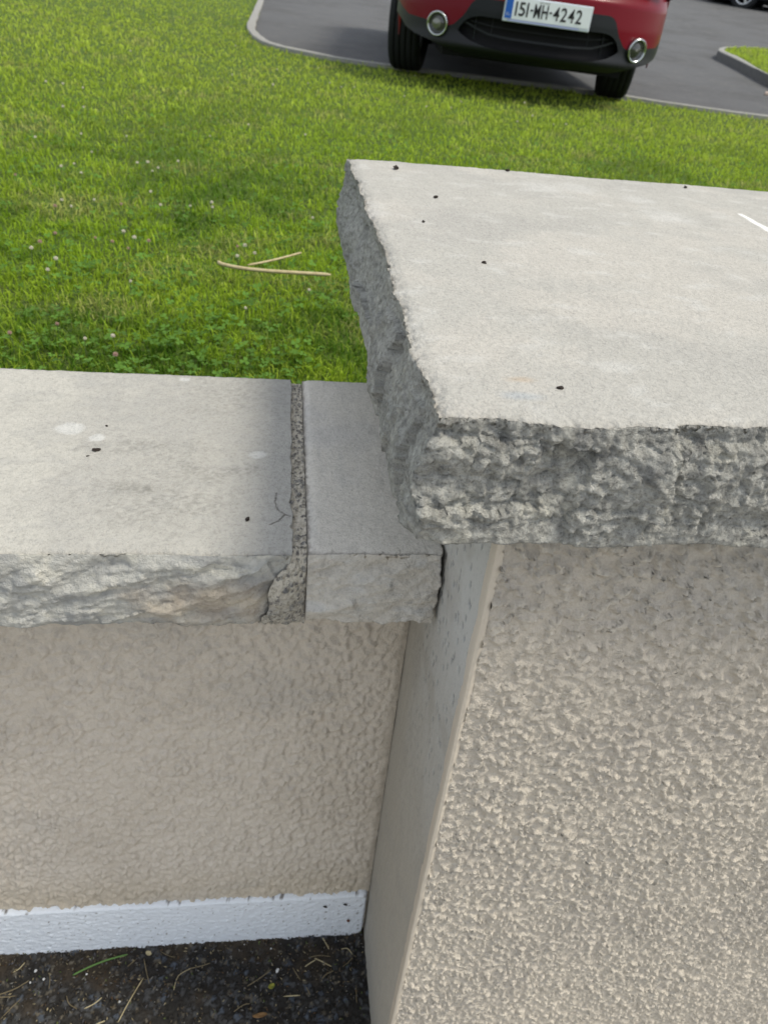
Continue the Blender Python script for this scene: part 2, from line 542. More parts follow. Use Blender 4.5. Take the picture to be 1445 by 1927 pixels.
# left coping stone (runs out of the picture) and the short end stone beside the pier
xl = lines([(-0.95, -0.44, 0.0042), (-0.44, -0.05, 0.0019), (-0.05, 0.0125, 0.0011)])
yl = lines([(YF, YF + 0.03, 0.0018), (YF + 0.03, YF + 0.14, 0.0013), (YF + 0.14, YF + DC - 0.02, 0.0028), (YF + DC - 0.02, YF + DC, 0.004)])
zl = lines([(ZC - TC, ZC, 0.0012)])


def side_left(face, s, z):
    if face == 'front':
        h = rock_wall(s, z, 51)
        return h - 0.012 * sm(-0.022, 0.006, s) * sm(ZC, ZC - 0.012, z) ** 0.6 * sm(-0.1, 0.8, (ZC - z) / TC)
    if face == 'right':
        # ragged arris along the mortar, deeper chips in the front third
        return -0.001 + 0.0024 * fbm(s * 23, z * 18, 61, 5, 0.62) - 0.0035 * sm(0.68, 0.55, s) * sm(0.05, 0.5, fbm(s * 31, z * 12, 63, 3))
    return 0.001 * fbm(s * 100, z * 100, 65)


def shift_obj(o):
    o.data.transform(Matrix.Translation(-Vector(WO)))
    return o


st_l = shift_obj(rock_box('coping_stone', xl, yl, zl, side_left, stone_top, coping_colour('left'), M['stone'], wall, face_mat='stone_soft'))
st_l['label'] = 'long pale coping stone with lichen spots and broken front face'
xe = lines([(XJ, XP - 0.001, 0.0019)])


def side_end(face, s, z):
    if face == 'front': return rock_wall(s, z, 73, 1.0, 0.25) - 0.002
    if face == 'right': return -0.003 + 0.003 * fbm(s * 80, z * 80, 75)
    return 0.0004 * fbm(s * 100, z * 100, 76)


st_e = shift_obj(rock_box('coping_stone', xe, yl, zl, side_end, stone_top, coping_colour('end'), M['stone'], wall, face_mat='stone_soft'))
st_e['label'] = 'short plain grey coping stone butting the pier'

# further stones of the same coping, outside the picture
for a, b in ((-1.93, -0.97), (-2.91, -1.95), (-3.89, -2.93)):
    o = shift_obj(rock_box('coping_stone', lines([(a, b, 0.012)]), lines([(YF, YF + DC, 0.012)]), lines([(ZC - TC, ZC, 0.008)]),
                           side_end, stone_top, coping_colour('end'), M['stone'], wall))
    j = MB().box(b + 0.001, b + 0.019, YF + 0.012, YF + DC - 0.006, ZC - TC, ZC - 0.004)
    oj = j.build('mortar_joint', M['kerb'], wall); oj.data.transform(Matrix.Translation(-Vector(WO)))

# mortar joint: coarse sandy fill, slumped out at the front and to the left under the stone
mx_, mz_ = lines([(-0.06, XJ - 0.0012, 0.0013)]), lines([(ZC - TC - 0.004, ZC - 0.0035, 0.0014)])


def mortar_piece():
    nx = 34; xs = np.linspace(0, 1, nx)
    prof = []                                       # path from the back along the top, over the front edge, down the front
    for y in np.arange(YF + DC - 0.004, YF + 0.014, -0.0016): prof.append((y, ZC - 0.004, 0))
    for a in np.linspace(0, math.pi / 2, 8): prof.append((YF + 0.014 - 0.008 * math.sin(a), ZC - 0.012 + 0.008 * math.cos(a), 0))
    for z in np.arange(ZC - 0.014, ZC - TC - 0.003, -0.0015): prof.append((YF + 0.004, z, 1))
    prof.append((YF + 0.05, ZC - TC - 0.003, 1))
    P = np.array(prof); k = len(P)
    down = np.clip((ZC - 0.012 - P[:, 1]) / TC, 0, 1)
    left = 0.006 - 0.014 * sm(0.02, 0.35, down) - 0.008 * sm(0.55, 0.95, down)
    left = left + 0.003 * fbm(P[:, 0] * 60, P[:, 1] * 60, 81)
    XX = left[:, None] + (XJ - 0.0005 - left[:, None]) * xs[None, :]
    YY = np.repeat(P[:, 0:1], nx, 1); ZZ = np.repeat(P[:, 1:2], nx, 1)
    s = np.cumsum(np.r_[0, np.hypot(np.diff(P[:, 0]), np.diff(P[:, 1]))])[:, None] + 0 * XX
    f1, f2, rid = worley(XX / 0.0030, s / 0.0030, 83)
    g1, g2, gid = worley(XX / 0.0065, s / 0.0065, 87)
    grain = 0.0016 * np.sqrt(np.clip(1 - (f1 / 0.62) ** 2, 0, 1)) * (rid > 0.35) + 0.0014 * np.sqrt(np.clip(1 - (g1 / 0.4) ** 2, 0, 1)) * (gid > 0.8)
    grain += 0.0015 * fbm(XX / 0.012, s / 0.012, 89)
    dn = down[:, None] + 0 * XX
    bulge = 0.010 * np.sin(np.clip(dn * 1.1, 0, 1) * math.pi) * np.sin(math.pi * np.clip(xs * 0.8 + 0.2, 0, 1))[None, :]
    fr = sm(0.0, 0.05, dn)
    ZZ = ZZ + grain * (1 - fr) - 0.002 * (1 - fr)
    YY = YY - (grain + bulge) * fr
    c = np.tile(np.array([0.66, 0.61, 0.52]), (k, nx, 1))
    c = mix(c, (0.17, 0.16, 0.15), (rid > 0.72) * sm(0.65, 0.4, f1))
    c = mix(c, (0.36, 0.32, 0.25), (rid < 0.25) * sm(0.65, 0.4, f1) * 0.7)
    c = mix(c, (0.16, 0.165, 0.175), 0.7 * ((gid > 0.8) * sm(0.45, 0.3, g1)))
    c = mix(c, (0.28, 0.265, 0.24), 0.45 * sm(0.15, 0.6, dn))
    c = mix(c, (0.5, 0.47, 0.42), ((rid > 0.27) & (rid < 0.31)) * sm(0.5, 0.3, f1) * 0.8)
    ZZ = ZZ + 0.002 * (1 - fr)
    V = np.stack([XX, YY, ZZ], -1).reshape(-1, 3)
    return obj('mortar_joint', npmesh('mortar_joint', V - WO, grid_quads(k, nx, True), col=c), M['mortar'], wall)


mo = mortar_piece()
mo['label'] = 'coarse sandy mortar joint slumped out at the front'

# wall body and its rendered face
ob = MB().box(-3.9, XP - 0.004, YW + 0.004, 0.775, 0.0, ZC - TC - 0.001).build('wall_core', M['kerb'], wall)
ob.data.transform(Matrix.Translation(-Vector(WO)))
xs = lines([(-3.9, -1.5, 0.03), (-1.5, -0.52, 0.008), (-0.52, XP - 0.0006, 0.0017)])
zs = lines([(0.0, 0.09, 0.01), (0.09, ZC - TC - 0.0005, 0.0021)])
X, Z = np.meshgrid(xs, zs, indexing='ij')
wx = X + 0.006 * fbm(X * 70, Z * 70, 101, 3); wz = Z + 0.006 * fbm(X * 70, Z * 70, 103, 3)
f1, f2, rid = worley(wx / 0.0092, wz / 0.0108, 105)
h = (0.0029 * np.clip(1 - (f1 / 0.72) ** 2, 0, 1) + 0.0010 * sm(0.0, 0.42, f2 - f1)) * (0.5 + 1.0 * rid) + 0.0012 * fbm(X * 60, Z * 90, 107)
g1, g2, _ = worley(wx / 0.0052, wz / 0.006, 109)
h += 0.0006 * sm(0, 0.5, g2 - g1)
h *= 0.75 + 0.25 * sm(-0.3, 0.3, fbm(X * 9, Z * 9, 111) + 0.3)
h *= 1 - 0.6 * sm(XP - 0.03, XP - 0.005, X)
c = np.tile(np.array([0.64, 0.575, 0.495]), (*X.shape, 1))
c = mix(c, (0.61, 0.545, 0.465), sm(-0.1, 0.5, fbm(X * 7, Z * 7, 113)))
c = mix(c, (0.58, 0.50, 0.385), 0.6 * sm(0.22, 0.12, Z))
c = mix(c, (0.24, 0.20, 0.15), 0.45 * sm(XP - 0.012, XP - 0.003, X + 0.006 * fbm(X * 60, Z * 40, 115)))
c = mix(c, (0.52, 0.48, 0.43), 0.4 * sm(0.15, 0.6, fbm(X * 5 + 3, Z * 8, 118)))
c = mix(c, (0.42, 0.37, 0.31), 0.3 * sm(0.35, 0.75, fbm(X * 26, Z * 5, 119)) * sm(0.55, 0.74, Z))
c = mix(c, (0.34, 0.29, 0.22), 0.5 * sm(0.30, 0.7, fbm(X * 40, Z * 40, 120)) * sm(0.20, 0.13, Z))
c = c * (1 + 0.06 * fbm(X * 90, Z * 90, 117))[..., None]
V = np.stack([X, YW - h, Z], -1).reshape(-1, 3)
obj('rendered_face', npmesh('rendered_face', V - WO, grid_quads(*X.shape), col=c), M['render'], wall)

# white painted band along the foot of the wall
xs = lines([(-3.9, -1.5, 0.016), (-1.5, -0.52, 0.008), (-0.52, 0.1388, 0.0018)])
tt = np.concatenate([[-0.001], np.linspace(0, 1, 70), [1.001]])
X = np.repeat(xs[:, None], len(tt), 1); T = np.repeat(tt[None, :], len(xs), 0)
e = np.clip((X - 0.1165) / 0.0223, 0, 0.995)
zb = -0.002 + 0.026 * (1 - np.sqrt(1 - e * e)) * (X > 0.1165)
ztp = 0.120 + 0.0013 * fbm(X * 13, X * 0 + 0.37, 121, 5, 0.55) - 0.006 * e ** 6
Z = zb + (ztp - zb) * np.clip(T, 0, 1)
edge = np.minimum(np.minimum(T, 1 - T) * 0.12, (0.1388 - X))
h = 0.0078 * sm(0.0, 0.0032, edge) * (T >= 0) * (T <= 1)
h += (0.0009 * fbm(X * 90, Z * 140, 125) + 0.0012 * sm(0.25, 0.6, fbm(X * 130, Z * 220, 127))) * sm(0.0, 0.004, edge)
h = np.where((T < 0) | (T > 1), -0.004, h)
c = np.tile(np.array([0.78, 0.82, 0.88]), (*X.shape, 1))
dirt = fbm(X * 120, Z * 120, 129) + 0.9 * sm(0.012, 0.0, Z - zb) + 0.35 * sm(0.09, 0.13, X) + 0.45 * sm(0.006, 0.0, ztp - Z)
c = mix(c, (0.10, 0.075, 0.05), 0.85 * sm(0.75, 1.0, dirt))
c = mix(c, (0.12, 0.09, 0.06), 0.8 * sm(0.55, 0.66, fbm(X * 160, Z * 160, 131)))
V = np.stack([X, YW - 0.001 - h, Z], -1).reshape(-1, 3)
pl = obj('painted_base', npmesh('painted_base', V - WO, grid_quads(*X.shape), col=c), M['plinth'], wall)
pl['label'] = 'white painted band along the foot of the wall'

# ------------------------------------------------------------------ pier
PX1 = 0.752
pier = tag(empty('gate_pier', ((XP + PX1) / 2, 0.71, 0)), 'square rendered pier with a thick rough-edged limestone cap', 'pier')
PO = np.array(pier.location)


def pshift(o):
    o.data.transform(Matrix.Translation(-Vector(PO)))
    return o


pshift(MB().box(XP + 0.004, PX1, YPF + 0.004, 1.05, 0.0, ZP - TP - 0.001).build('pier_core', M['kerb'], pier))
# front render: heavy roughcast
xs = lines([(XP + 0.0040, 0.68, 0.0014), (0.68, PX1, 0.006)])
zs = lines([(-0.004, 0.09, 0.008), (0.10, ZP - TP - 0.0005, 0.0014)])
X, Z = np.meshgrid(xs, zs, indexing='ij')
big = sm(0.55, 0.95, Z)                              # coarser, smeared blobs towards the top
wx = X + 0.005 * fbm(X * 50, Z * 50, 201); wz = Z + 0.005 * fbm(X * 50, Z * 50, 203)
na = fbm(wx / 0.0095, wz / 0.0105, 205, 4, 0.65); nb = fbm(wx / 0.0062, wz / 0.0072, 207, 4, 0.6)
blobs = sm(0.16, 0.27, na) * big + sm(0.15, 0.26, nb) * (1 - big)
f1, f2, rid = worley(wx / 0.0075, wz / 0.0085, 209)
h = 0.0030 * blobs + 0.0026 * np.clip(1 - f1 / 0.5, 0, 1) * (rid > 0.6) + 0.0012 * sm(-0.2, 0.2, na) + 0.0017 * fbm(X / 0.0040, Z / 0.0040, 211, 3) * (0.4 + 0.6 * blobs)
h *= 0.95 * (0.8 + 0.2 * sm(-0.4, 0.4, fbm(X * 8, Z * 8, 213)))
h *= 1.0 + 0.4 * sm(ZP - TP - 0.16, ZP - TP - 0.02, Z)
c = np.tile(np.array([0.565, 0.51, 0.435]), (*X.shape, 1))
c = mix(c, (0.525, 0.475, 0.41), sm(-0.2, 0.5, fbm(X * 6, Z * 6, 215)))
c = mix(c, (0.60, 0.55, 0.47), 0.5 * sm(0.4, 1.0, blobs))
c = mix(c, (0.44, 0.435, 0.42), 0.25 * blob(X, Z, 0.36, 0.90, 0.09, 0.05, 0.8, 5, 0.5))
c = mix(c, (0.05, 0.05, 0.05), 0.8 * sm(0.80, 0.86, fbm(X * 150, Z * 150, 217)))
V = np.stack([X, YPF - h, Z], -1).reshape(-1, 3)
fr_ = obj('rendered_face', npmesh('rendered_face', V - PO, grid_quads(*X.shape), col=c), M['render'], pier)
fr_['label'] = 'heavy cream roughcast on the front of the pier'
# left side: smooth sand-cement, greyer and pitted towards the top front
ys = lines([(YPF + 0.003, YW - 0.001, 0.0018), (YW - 0.001, 1.05, 0.02)])
zs = lines([(-0.004, 0.1, 0.01), (0.1, ZP - TP - 0.0005, 0.002)])
Y, Z = np.meshgrid(ys, zs, indexing='ij')
up = sm(0.40, 0.80, Z + 0.06 * fbm(Y * 20, Z * 12, 221)) * sm(0.57, 0.50, Y)
f1, f2, rid = worley(Y / 0.009, Z / 0.012, 223)
pit = (rid > 0.72) * sm(0.32, 0.12, f1) * up
h = 0.0007 * fbm(Y * 60, Z * 30, 225) + 0.0004 * fbm(Y * 250, Z * 250, 227) - 0.0022 * pit
c = np.tile(np.array([0.40, 0.375, 0.33]), (*Y.shape, 1))
c = mix(c, (0.47, 0.465, 0.445), up)
c = mix(c, (0.37, 0.35, 0.315), 0.6 * sm(0, 0.5, fbm(Y * 14, Z * 14, 229)))
c = mix(c, (0.13, 0.135, 0.14), 0.8 * pit)
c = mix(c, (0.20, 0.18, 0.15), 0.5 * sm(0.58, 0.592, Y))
V = np.stack([XP - h, Y, Z], -1).reshape(-1, 3)
sd = obj('smooth_side', npmesh('smooth_side', V - PO, grid_quads(*Y.shape, True), col=c), M['cement'], pier)
sd['label'] = 'smooth grey cement side of the pier'
# corner bead
zs = lines([(-0.004, ZP - TP - 0.0005, 0.006)])
wv = 0.0004 * fbm(zs * 30, zs * 0, 231)
wid = 0.0046 + 0.0009 * fbm(zs * 25, zs * 0 + 5, 233)
prof = lambda w: np.array([(0.0, 0.012), (-0.0008, 0.004), (-0.0010, 0.0006), (-0.0004, -0.0018), (w * 0.4, -0.0024), (w, -0.0016), (w + 0.0003, 0.006)])
V = np.array([[(XP + a + wv[i], YPF + b, z) for a, b in prof(wid[i])] for i, z in enumerate(zs)]).reshape(-1, 3)
obj('corner_bead', npmesh('corner_bead', V - PO, grid_quads(len(zs), 7, True), smooth=False), M['bead'], pier)


# cap
def side_cap(face, s, z):
    t = np.clip((z - (ZP - TP)) / TP, 0, 1)
    if face == 'front': return rock_pier(s, z, 301) + 0.003 * sm(0.9, 0.3, t) - 0.008 * np.exp(-((s - XPC) / 0.011) ** 2) * sm(0.35, 0.0, t)
    if face == 'left': return rock_pier(s, z, 331, 0.62) + 0.002 + 0.006 * sm(0.9, 0.3, t) - 0.008 * np.exp(-((s - YPC) / 0.011) ** 2) * sm(0.35, 0.0, t)
    return rock_pier(s, z, 351, 0.6)


def cap_colour(x, y, z, top):
    n1 = fbm(x * 6, y * 6, 401); n2 = fbm(x * 26, y * 40, 403); n3 = fbm(x * 120, y * 120, 405)
    c = np.tile(np.array([0.405, 0.394, 0.366]), (len(x), 1))
    c = mix(c, (0.38, 0.37, 0.346), sm(-0.1, 0.5, n1))
    c = mix(c, (0.45, 0.43, 0.395), 0.8 * sm(0.0, 0.6, fbm(x * 8, y * 8, 407) + 0.5 * blob(x, y, 0.40, 0.62, 0.22, 0.2)))
    c = mix(c, (0.475, 0.47, 0.45), 0.5 * sm(0.2, 0.7, n2))
    for px, py, rx, ry in ((1090, 355, .02, .03), (1200, 375, .02, .02), (1255, 408, .03, .03), (1095, 471, .012, .012), (690, 398, .02, .02), (1020, 352, .03, .03)):
        p = on_z(px, py, ZP)
        c = mix(c, (0.50, 0.495, 0.475), 0.5 * blob(x, y, p.x, p.y, rx, ry, 0.5, px, 0.5))
    p = on_z(980, 745, ZP); c = mix(c, (0.30, 0.34, 0.38), 0.5 * blob(x, y, p.x, p.y, 0.012, 0.005, 0.7, 3, 0.6))
    p = on_z(980, 714, ZP); c = mix(c, (0.42, 0.32, 0.22), 0.5 * blob(x, y, p.x, p.y, 0.008, 0.004, 0.7, 4, 0.6))
    a = on_z(1392, 402, ZP); b = on_z(1470, 445, ZP)
    ab = np.array([b.x - a.x, b.y - a.y]); t = np.clip(((x - a.x) * ab[0] + (y - a.y) * ab[1]) / (ab @ ab), 0, 1)
    d = np.hypot(x - a.x - t * ab[0], y - a.y - t * ab[1])
    c = mix(c, (0.82, 0.82, 0.80), (1 - sm(0.001 + 0.0045 * t, 0.003 + 0.0055 * t, d)) * top)
    c = c * (1 + 0.06 * n3 + 0.04 * n2)[:, None]
    s = ~top
    u = np.where(y < YPC + 0.002, x, y + 3)
    fc = np.tile(np.array([0.41, 0.405, 0.375]), (len(x), 1))
    fc = mix(fc, (0.155, 0.16, 0.165), 0.62 * sm(0.0, 0.5, fbm(u * 12, z * 14, 411) + 0.35 * fbm(u * 60, z * 40, 413)) * (0.55 + 0.45 * (y < YPC + 0.002)))
    fc = mix(fc, (0.58, 0.56, 0.48), 0.5 * sm(0.1, 0.6, fbm(u * 34, z * 38, 415)))
    fc = mix(fc, (0.38, 0.38, 0.355), 0.6 * (x < XPC + 0.002))
    fc = fc * np.clip(1 + 0.45 * fbm(u * 190, z * 190, 417) + 0.2 * fbm(u * 60, z * 90, 419), 0.35, 1.5)[:, None]
    c[s] = fc[s]
    return c


xs = lines([(XPC, 0.34, 0.00105), (0.34, 0.60, 0.003), (0.60, 0.81, 0.012)])
ys = lines([(YPC, YPC + 0.03, 0.0011), (YPC + 0.03, YPC + 0.25, 0.0016), (YPC + 0.25, YPB - 0.02, 0.0028), (YPB - 0.02, YPB, 0.004)])
zs = lines([(ZP - TP, ZP, 0.0011)])
cp = pshift(rock_box('cap_stone', xs, ys, zs, side_cap, stone_top, cap_colour, M['stone'], pier, 0.014))
cp['label'] = 'thick limestone cap with smooth top and rough broken edges'

# the wall goes on beyond the pier, hidden from here
wr = tag(empty('boundary_wall', (2.3, YW + 0.09, 0)), 'rendered garden wall continuing beyond the pier', 'wall')
for nm, b, mt in (('wall_core', (PX1 + 0.003, 3.9, YW, 0.775, 0, ZC - TC - 0.002), M['bead']),):
    o = MB().box(*b).build(nm, mt, wr); o.data.transform(Matrix.Translation(-Vector(wr.location)))
for a in (PX1 + 0.004, 1.72, 2.69):
    o = rock_box('coping_stone', lines([(a, a + 0.95, 0.012)]), lines([(YF, YF + DC, 0.012)]), lines([(ZC - TC, ZC, 0.008)]),
                 side_end, stone_top, coping_colour('end'), M['stone'], wr)
    o.data.transform(Matrix.Translation(-Vector(wr.location)))

# ------------------------------------------------------------------ pavement in front of the wall
xs = lines([(-150, -4, 12), (-4, -1.6, 0.15), (-1.6, -0.46, 0.009), (-0.46, 0.15, 0.0017), (0.15, 0.8, 0.008), (0.8, 4, 0.2), (4, 150, 12)])
ys = lines([(-150, -3, 12), (-3, 0.34, 0.1), (0.34, 0.596, 0.0018)])
X, Y = np.meshgrid(xs, ys, indexing='ij')
wx, wy = X + 0.003 * fbm(X * 70, Y * 70, 501), Y + 0.003 * fbm(X * 70, Y * 70, 503)
f1, f2, rid = worley(wx / 0.0085, wy / 0.0085, 505)
g1, g2, gid = worley(wx / 0.0042, wy / 0.0042, 507)
dense = ((X > -1.61) & (X < 0.81) & (Y > 0.335)).astype(float)
dirtm = sm(0.15, -0.35, fbm(X * 14, Y * 14, 509) + (0.555 - Y) * 7)       # loose dirt near the wall
stone_ = sm(0.04, 0.22, f2 - f1) * (0.35 + rid) * (1 - dirtm)
h = (0.0028 * stone_ + 0.0013 * sm(0.0, 0.4, g2 - g1) * (0.3 + gid) + 0.002 * fbm(X * 60, Y * 60, 511)) * dense
h += 0.004 * dirtm * dense + 0.007 * sm(0.565, 0.592, Y + 0.006 * fbm(X * 40, Y * 40, 513)) * dense
c = np.tile(np.array([0.032, 0.030, 0.028]), (*X.shape, 1))
c = mix(c, (0.075, 0.077, 0.080), sm(0.45, 0.8, rid) * sm(0.02, 0.15, f2 - f1) * (1 - dirtm))
c = mix(c, (0.085, 0.10, 0.125), (rid > 0.93) * sm(0.02, 0.15, f2 - f1))
c = mix(c, (0.050, 0.038, 0.026), 0.8 * dirtm)
c = mix(c, (0.018, 0.015, 0.012), 0.7 * sm(0.12, 0.0, g2 - g1))
c = mix(c, (0.13, 0.115, 0.09), (gid > 0.955) * sm(0.0, 0.1, g2 - g1))
c = c * (1 + 0.35 * fbm(X * 60, Y * 60, 515))[..., None]
pv = obj('pavement', npmesh('pavement', np.stack([X, Y, h], -1).reshape(-1, 3), grid_quads(*X.shape), col=c), M['tarmac_dirt'])
tag(pv, kind='structure')

xs = lines([(-150, -6, 12), (-6, 6, 0.5), (6, 150, 12)])
ys = lines([(-2.2, 0.36, 0.16)])
X, Y = np.meshgrid(xs, ys, indexing='ij')
fp = obj('bounce_slab', npmesh('bounce_slab', np.stack([X, Y, 0.012 + 0.001 * fbm(X * 3, Y * 3, 517)], -1).reshape(-1, 3), grid_quads(*X.shape)), M['concrete'])  # unseen pale concrete slab, added to bounce sunlight onto wall and pier
tag(fp, kind='structure')

# ------------------------------------------------------------------ lawn terrain, driveway, kerbs
xs = lines([(-150, -12, 12), (-12, 12, 0.5), (12, 150, 12)])
ys = np.concatenate([lines([(0.772, 8, 0.4), (8, 32, 1.0)]), [60, 120, 300]])
X, Y = np.meshgrid(xs, ys, indexing='ij')
lawn = obj('lawn', npmesh('lawn', np.stack([X, Y, terrain(X, Y)], -1).reshape(-1, 3), grid_quads(*X.shape)), M['soil'])
tag(lawn, kind='structure')

front_px = [(484, 64), (492, 74), (507, 83), (530, 92), (562, 100), (600, 108), (650, 116), (720, 126), (820, 138), (930, 152), (1050, 167), (1172, 186), (1300, 204), (1445, 224)]
left_px = [(484, 64), (480, 58), (480, 50), (484, 40), (489, 25), (494, 10), (497, 0)]
front = [on_ground(*p) for p in front_px]
left = [on_ground(*p) for p in left_px]
d = (front[-1] - front[-3]).normalized()
front += [front[-1] + d * k for k in (2, 5, 10, 30)]
d = (left[-1] - left[-2]).normalized()
left += [left[-1] + Vector((-0.05, 1, 0)) * k for k in (2, 5, 9, 40)]


def resample(P, n):
    P = [Vector((p.x, p.y, 0)) for p in P]
    L = [0]
    for a, b in zip(P[:-1], P[1:]): L.append(L[-1] + (b - a).length)
    out = []
    for i in range(n):
        t = L[-1] * (i / (n - 1)) ** 1.8
        k = max(j for j in range(len(L) - 1) if L[j] <= t + 1e-9)
        f = (t - L[k]) / max(1e-9, L[k + 1] - L[k])
        out.append(P[k].lerp(P[k + 1], min(f, 1)))
    return out


NF = 90
FR, LE = resample(front, NF), resample(left, NF)
NS = 40
V = np.zeros((NF, NS, 3))
for i in range(NF):
    for j in range(NS):
        p = LE[i].lerp(FR[i], j / (NS - 1))
        V[i, j] = (p.x, p.y, float(terrain(p.x, p.y)) + 0.006)
drive = obj('driveway', npmesh('driveway', V.reshape(-1, 3), grid_quads(NF, NS, True)), M['asphalt'])
tag(drive, kind='structure')


def kerb_strip(name, P, w, top, off=0.0, skirt=0.05, mat_=None):
    """a concrete edging along a line, w wide to the left of its direction"""
    sec = []
    for i, p in enumerate(P):
        d = (P[min(i + 1, len(P) - 1)] - P[max(i - 1, 0)]); d.z = 0; d.normalize()
        n = Vector((-d.y, d.x, 0))
        z = float(terrain(p.x, p.y))
        jt = float(fbm(np.array([p.x * 2.1 + p.y]), np.array([p.y * 1.7]), 701, 3)[0])
        a, b = p + n * off, p + n * (off + w * (1 + 0.25 * jt))
        z += 0.006 * jt
        sec.append([(a.x, a.y, z - skirt), (a.x, a.y, z + top - 0.006), (a.x + n.x * 0.006, a.y + n.y * 0.006, z + top),
                    (b.x - n.x * 0.006, b.y - n.y * 0.006, z + top), (b.x, b.y, z + top - 0.006), (b.x, b.y, z - skirt)])
    return obj(name, npmesh(name, np.array(sec).reshape(-1, 3), grid_quads(len(P), 6), smooth=False), mat_ or M['kerb'])


edge_line = [p.copy() for p in reversed(LE[1:])] + [p.copy() for p in FR]
tag(kerb_strip('lawn_edging', edge_line, 0.075, 0.030, off=-0.075), kind='structure')

# raised island on the far side of the driveway
tip_px = [(1445, 139), (1420, 127), (1395, 114), (1372, 103), (1358, 97), (1351, 93), (1353, 89), (1362, 87), (1380, 86.5), (1410, 88), (1445, 90)]
isl = [on_ground(px, py, 0.11) for px, py in tip_px]
isl = [isl[0] + (isl[0] - isl[1]).normalized() * 6] + isl + [isl[-1] + Vector((5, -0.8, 0))]
cen = sum(isl, Vector()) / len(isl)
ins = [p + (Vector((cen.x, cen.y, p.z)) - p).normalized() * 0.10 for p in isl]
n = len(isl)
V = []
for p, q in zip(isl, ins):
    z = float(terrain(p.x, p.y))
    V += [(p.x, p.y, z - 0.02), (p.x, p.y, z + 0.10), (p.x + (q.x - p.x) * 0.1, p.y + (q.y - p.y) * 0.1, z + 0.11), (q.x, q.y, z + 0.11), (q.x, q.y, z + 0.05)]
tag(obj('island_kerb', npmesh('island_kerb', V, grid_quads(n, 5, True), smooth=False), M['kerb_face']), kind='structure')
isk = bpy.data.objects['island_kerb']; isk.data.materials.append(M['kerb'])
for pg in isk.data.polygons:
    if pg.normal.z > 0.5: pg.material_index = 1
V = [(q.x, q.y, float(terrain(q.x, q.y)) + 0.10) for q in ins]
me = bpy.data.meshes.new('island_lawn'); me.from_pydata(V, [], [tuple(range(n))]); me.update()
tag(obj('island_lawn', me, M['soil']), kind='structure')


# ------------------------------------------------------------------ grass
def poly_side(x, y):
    """True where the driveway lies (inside the region bounded by the edging line)"""
    P = [(p.x, p.y) for p in edge_line] + [(400, 20), (400, 300), (-3, 300)]
    ins_ = np.zeros(len(x), bool)
    j = len(P) - 1
    for i in range(len(P)):
        xi, yi = P[i]; xj, yj = P[j]
        c_ = ((yi > y) != (yj > y)) & (x < (xj - xi) * (y - yi) / (yj - yi + 1e-12) + xi)
        ins_ ^= c_
        j = i
    return ins_


def blades(x, y, z, hgt, wid, lean, col):
    n = len(x)
    an = RNG.uniform(0, 2 * np.pi, n)
    dx, dy = np.cos(an), np.sin(an)
    ta = an + np.pi / 2 + RNG.normal(0, 0.5, n)
    wxx, wyy = np.cos(ta) * wid / 2, np.sin(ta) * wid / 2
    base = np.stack([x, y, z], 1)
    w3 = np.stack([wxx, wyy, np.zeros(n)], 1)
    l1, l2 = lean * 0.45, lean * 1.25
    mid = base + np.stack([dx * np.sin(l1), dy * np.sin(l1), np.cos(l1)], 1) * (hgt * 0.55)[:, None]
    tip = mid + np.stack([dx * np.sin(l2), dy * np.sin(l2), np.cos(l2)], 1) * (hgt * 0.5)[:, None]
    V = np.stack([base - w3, base + w3, mid + w3 * 0.85, mid - w3 * 0.85, tip], 1).reshape(-1, 3)
    i = np.arange(n)[:, None] * 5
    Q = i + np.array([0, 1, 2, 3]); T = i + np.array([3, 2, 4])
    C = np.repeat(col[:, None, :], 5, 1) * np.array([0.85, 0.85, 1.0, 1.0, 1.1])[None, :, None]
    return V, Q, T, C.reshape(-1, 3)


def grass_cols(x, y):
    n = len(x)
    g = np.array([[0.255, 0.385, 0.024]]) * np.ones((n, 1))
    big = fbm(x * 1.3, y * 1.3, 601); med = fbm(x * 6, y * 6, 603) * 1.4 + 0.5 * fbm(x * 17, y * 17, 604)
    g = mix(g, (0.075, 0.165, 0.012), sm(-0.05, 0.40, big + 0.5 * med))
    g = mix(g, (0.42, 0.53, 0.055), sm(0.2, 0.9, RNG.random(n) * 0.7 + 0.5 * fbm(x * 2.2, y * 2.2, 605)) * 0.7)
    g = mix(g, (0.49, 0.60, 0.08), 0.8 * sm(2.0, 6.0, y) * (0.75 + 0.25 * sm(-0.3, 0.3, big)))
    dry = sm(0.42, 0.75, 0.5 * RNG.random(n) + 0.65 * fbm(x * 2.5 + 9, y * 4, 607) + 0.04)
    g = mix(g, (0.46, 0.42, 0.18), 0.6 * dry)
    return g * RNG.uniform(0.7, 1.3, (n, 1))


def scatter(n, ymin, ymax):
    # even in log distance, so that the density falls off as the blades get smaller in view
    y = np.exp(RNG.uniform(math.log(ymin), math.log(ymax), n))
    x = RNG.uniform(-0.72, 0.86, n) * y + RNG.uniform(-0.7, 0.7, n)
    return x, y


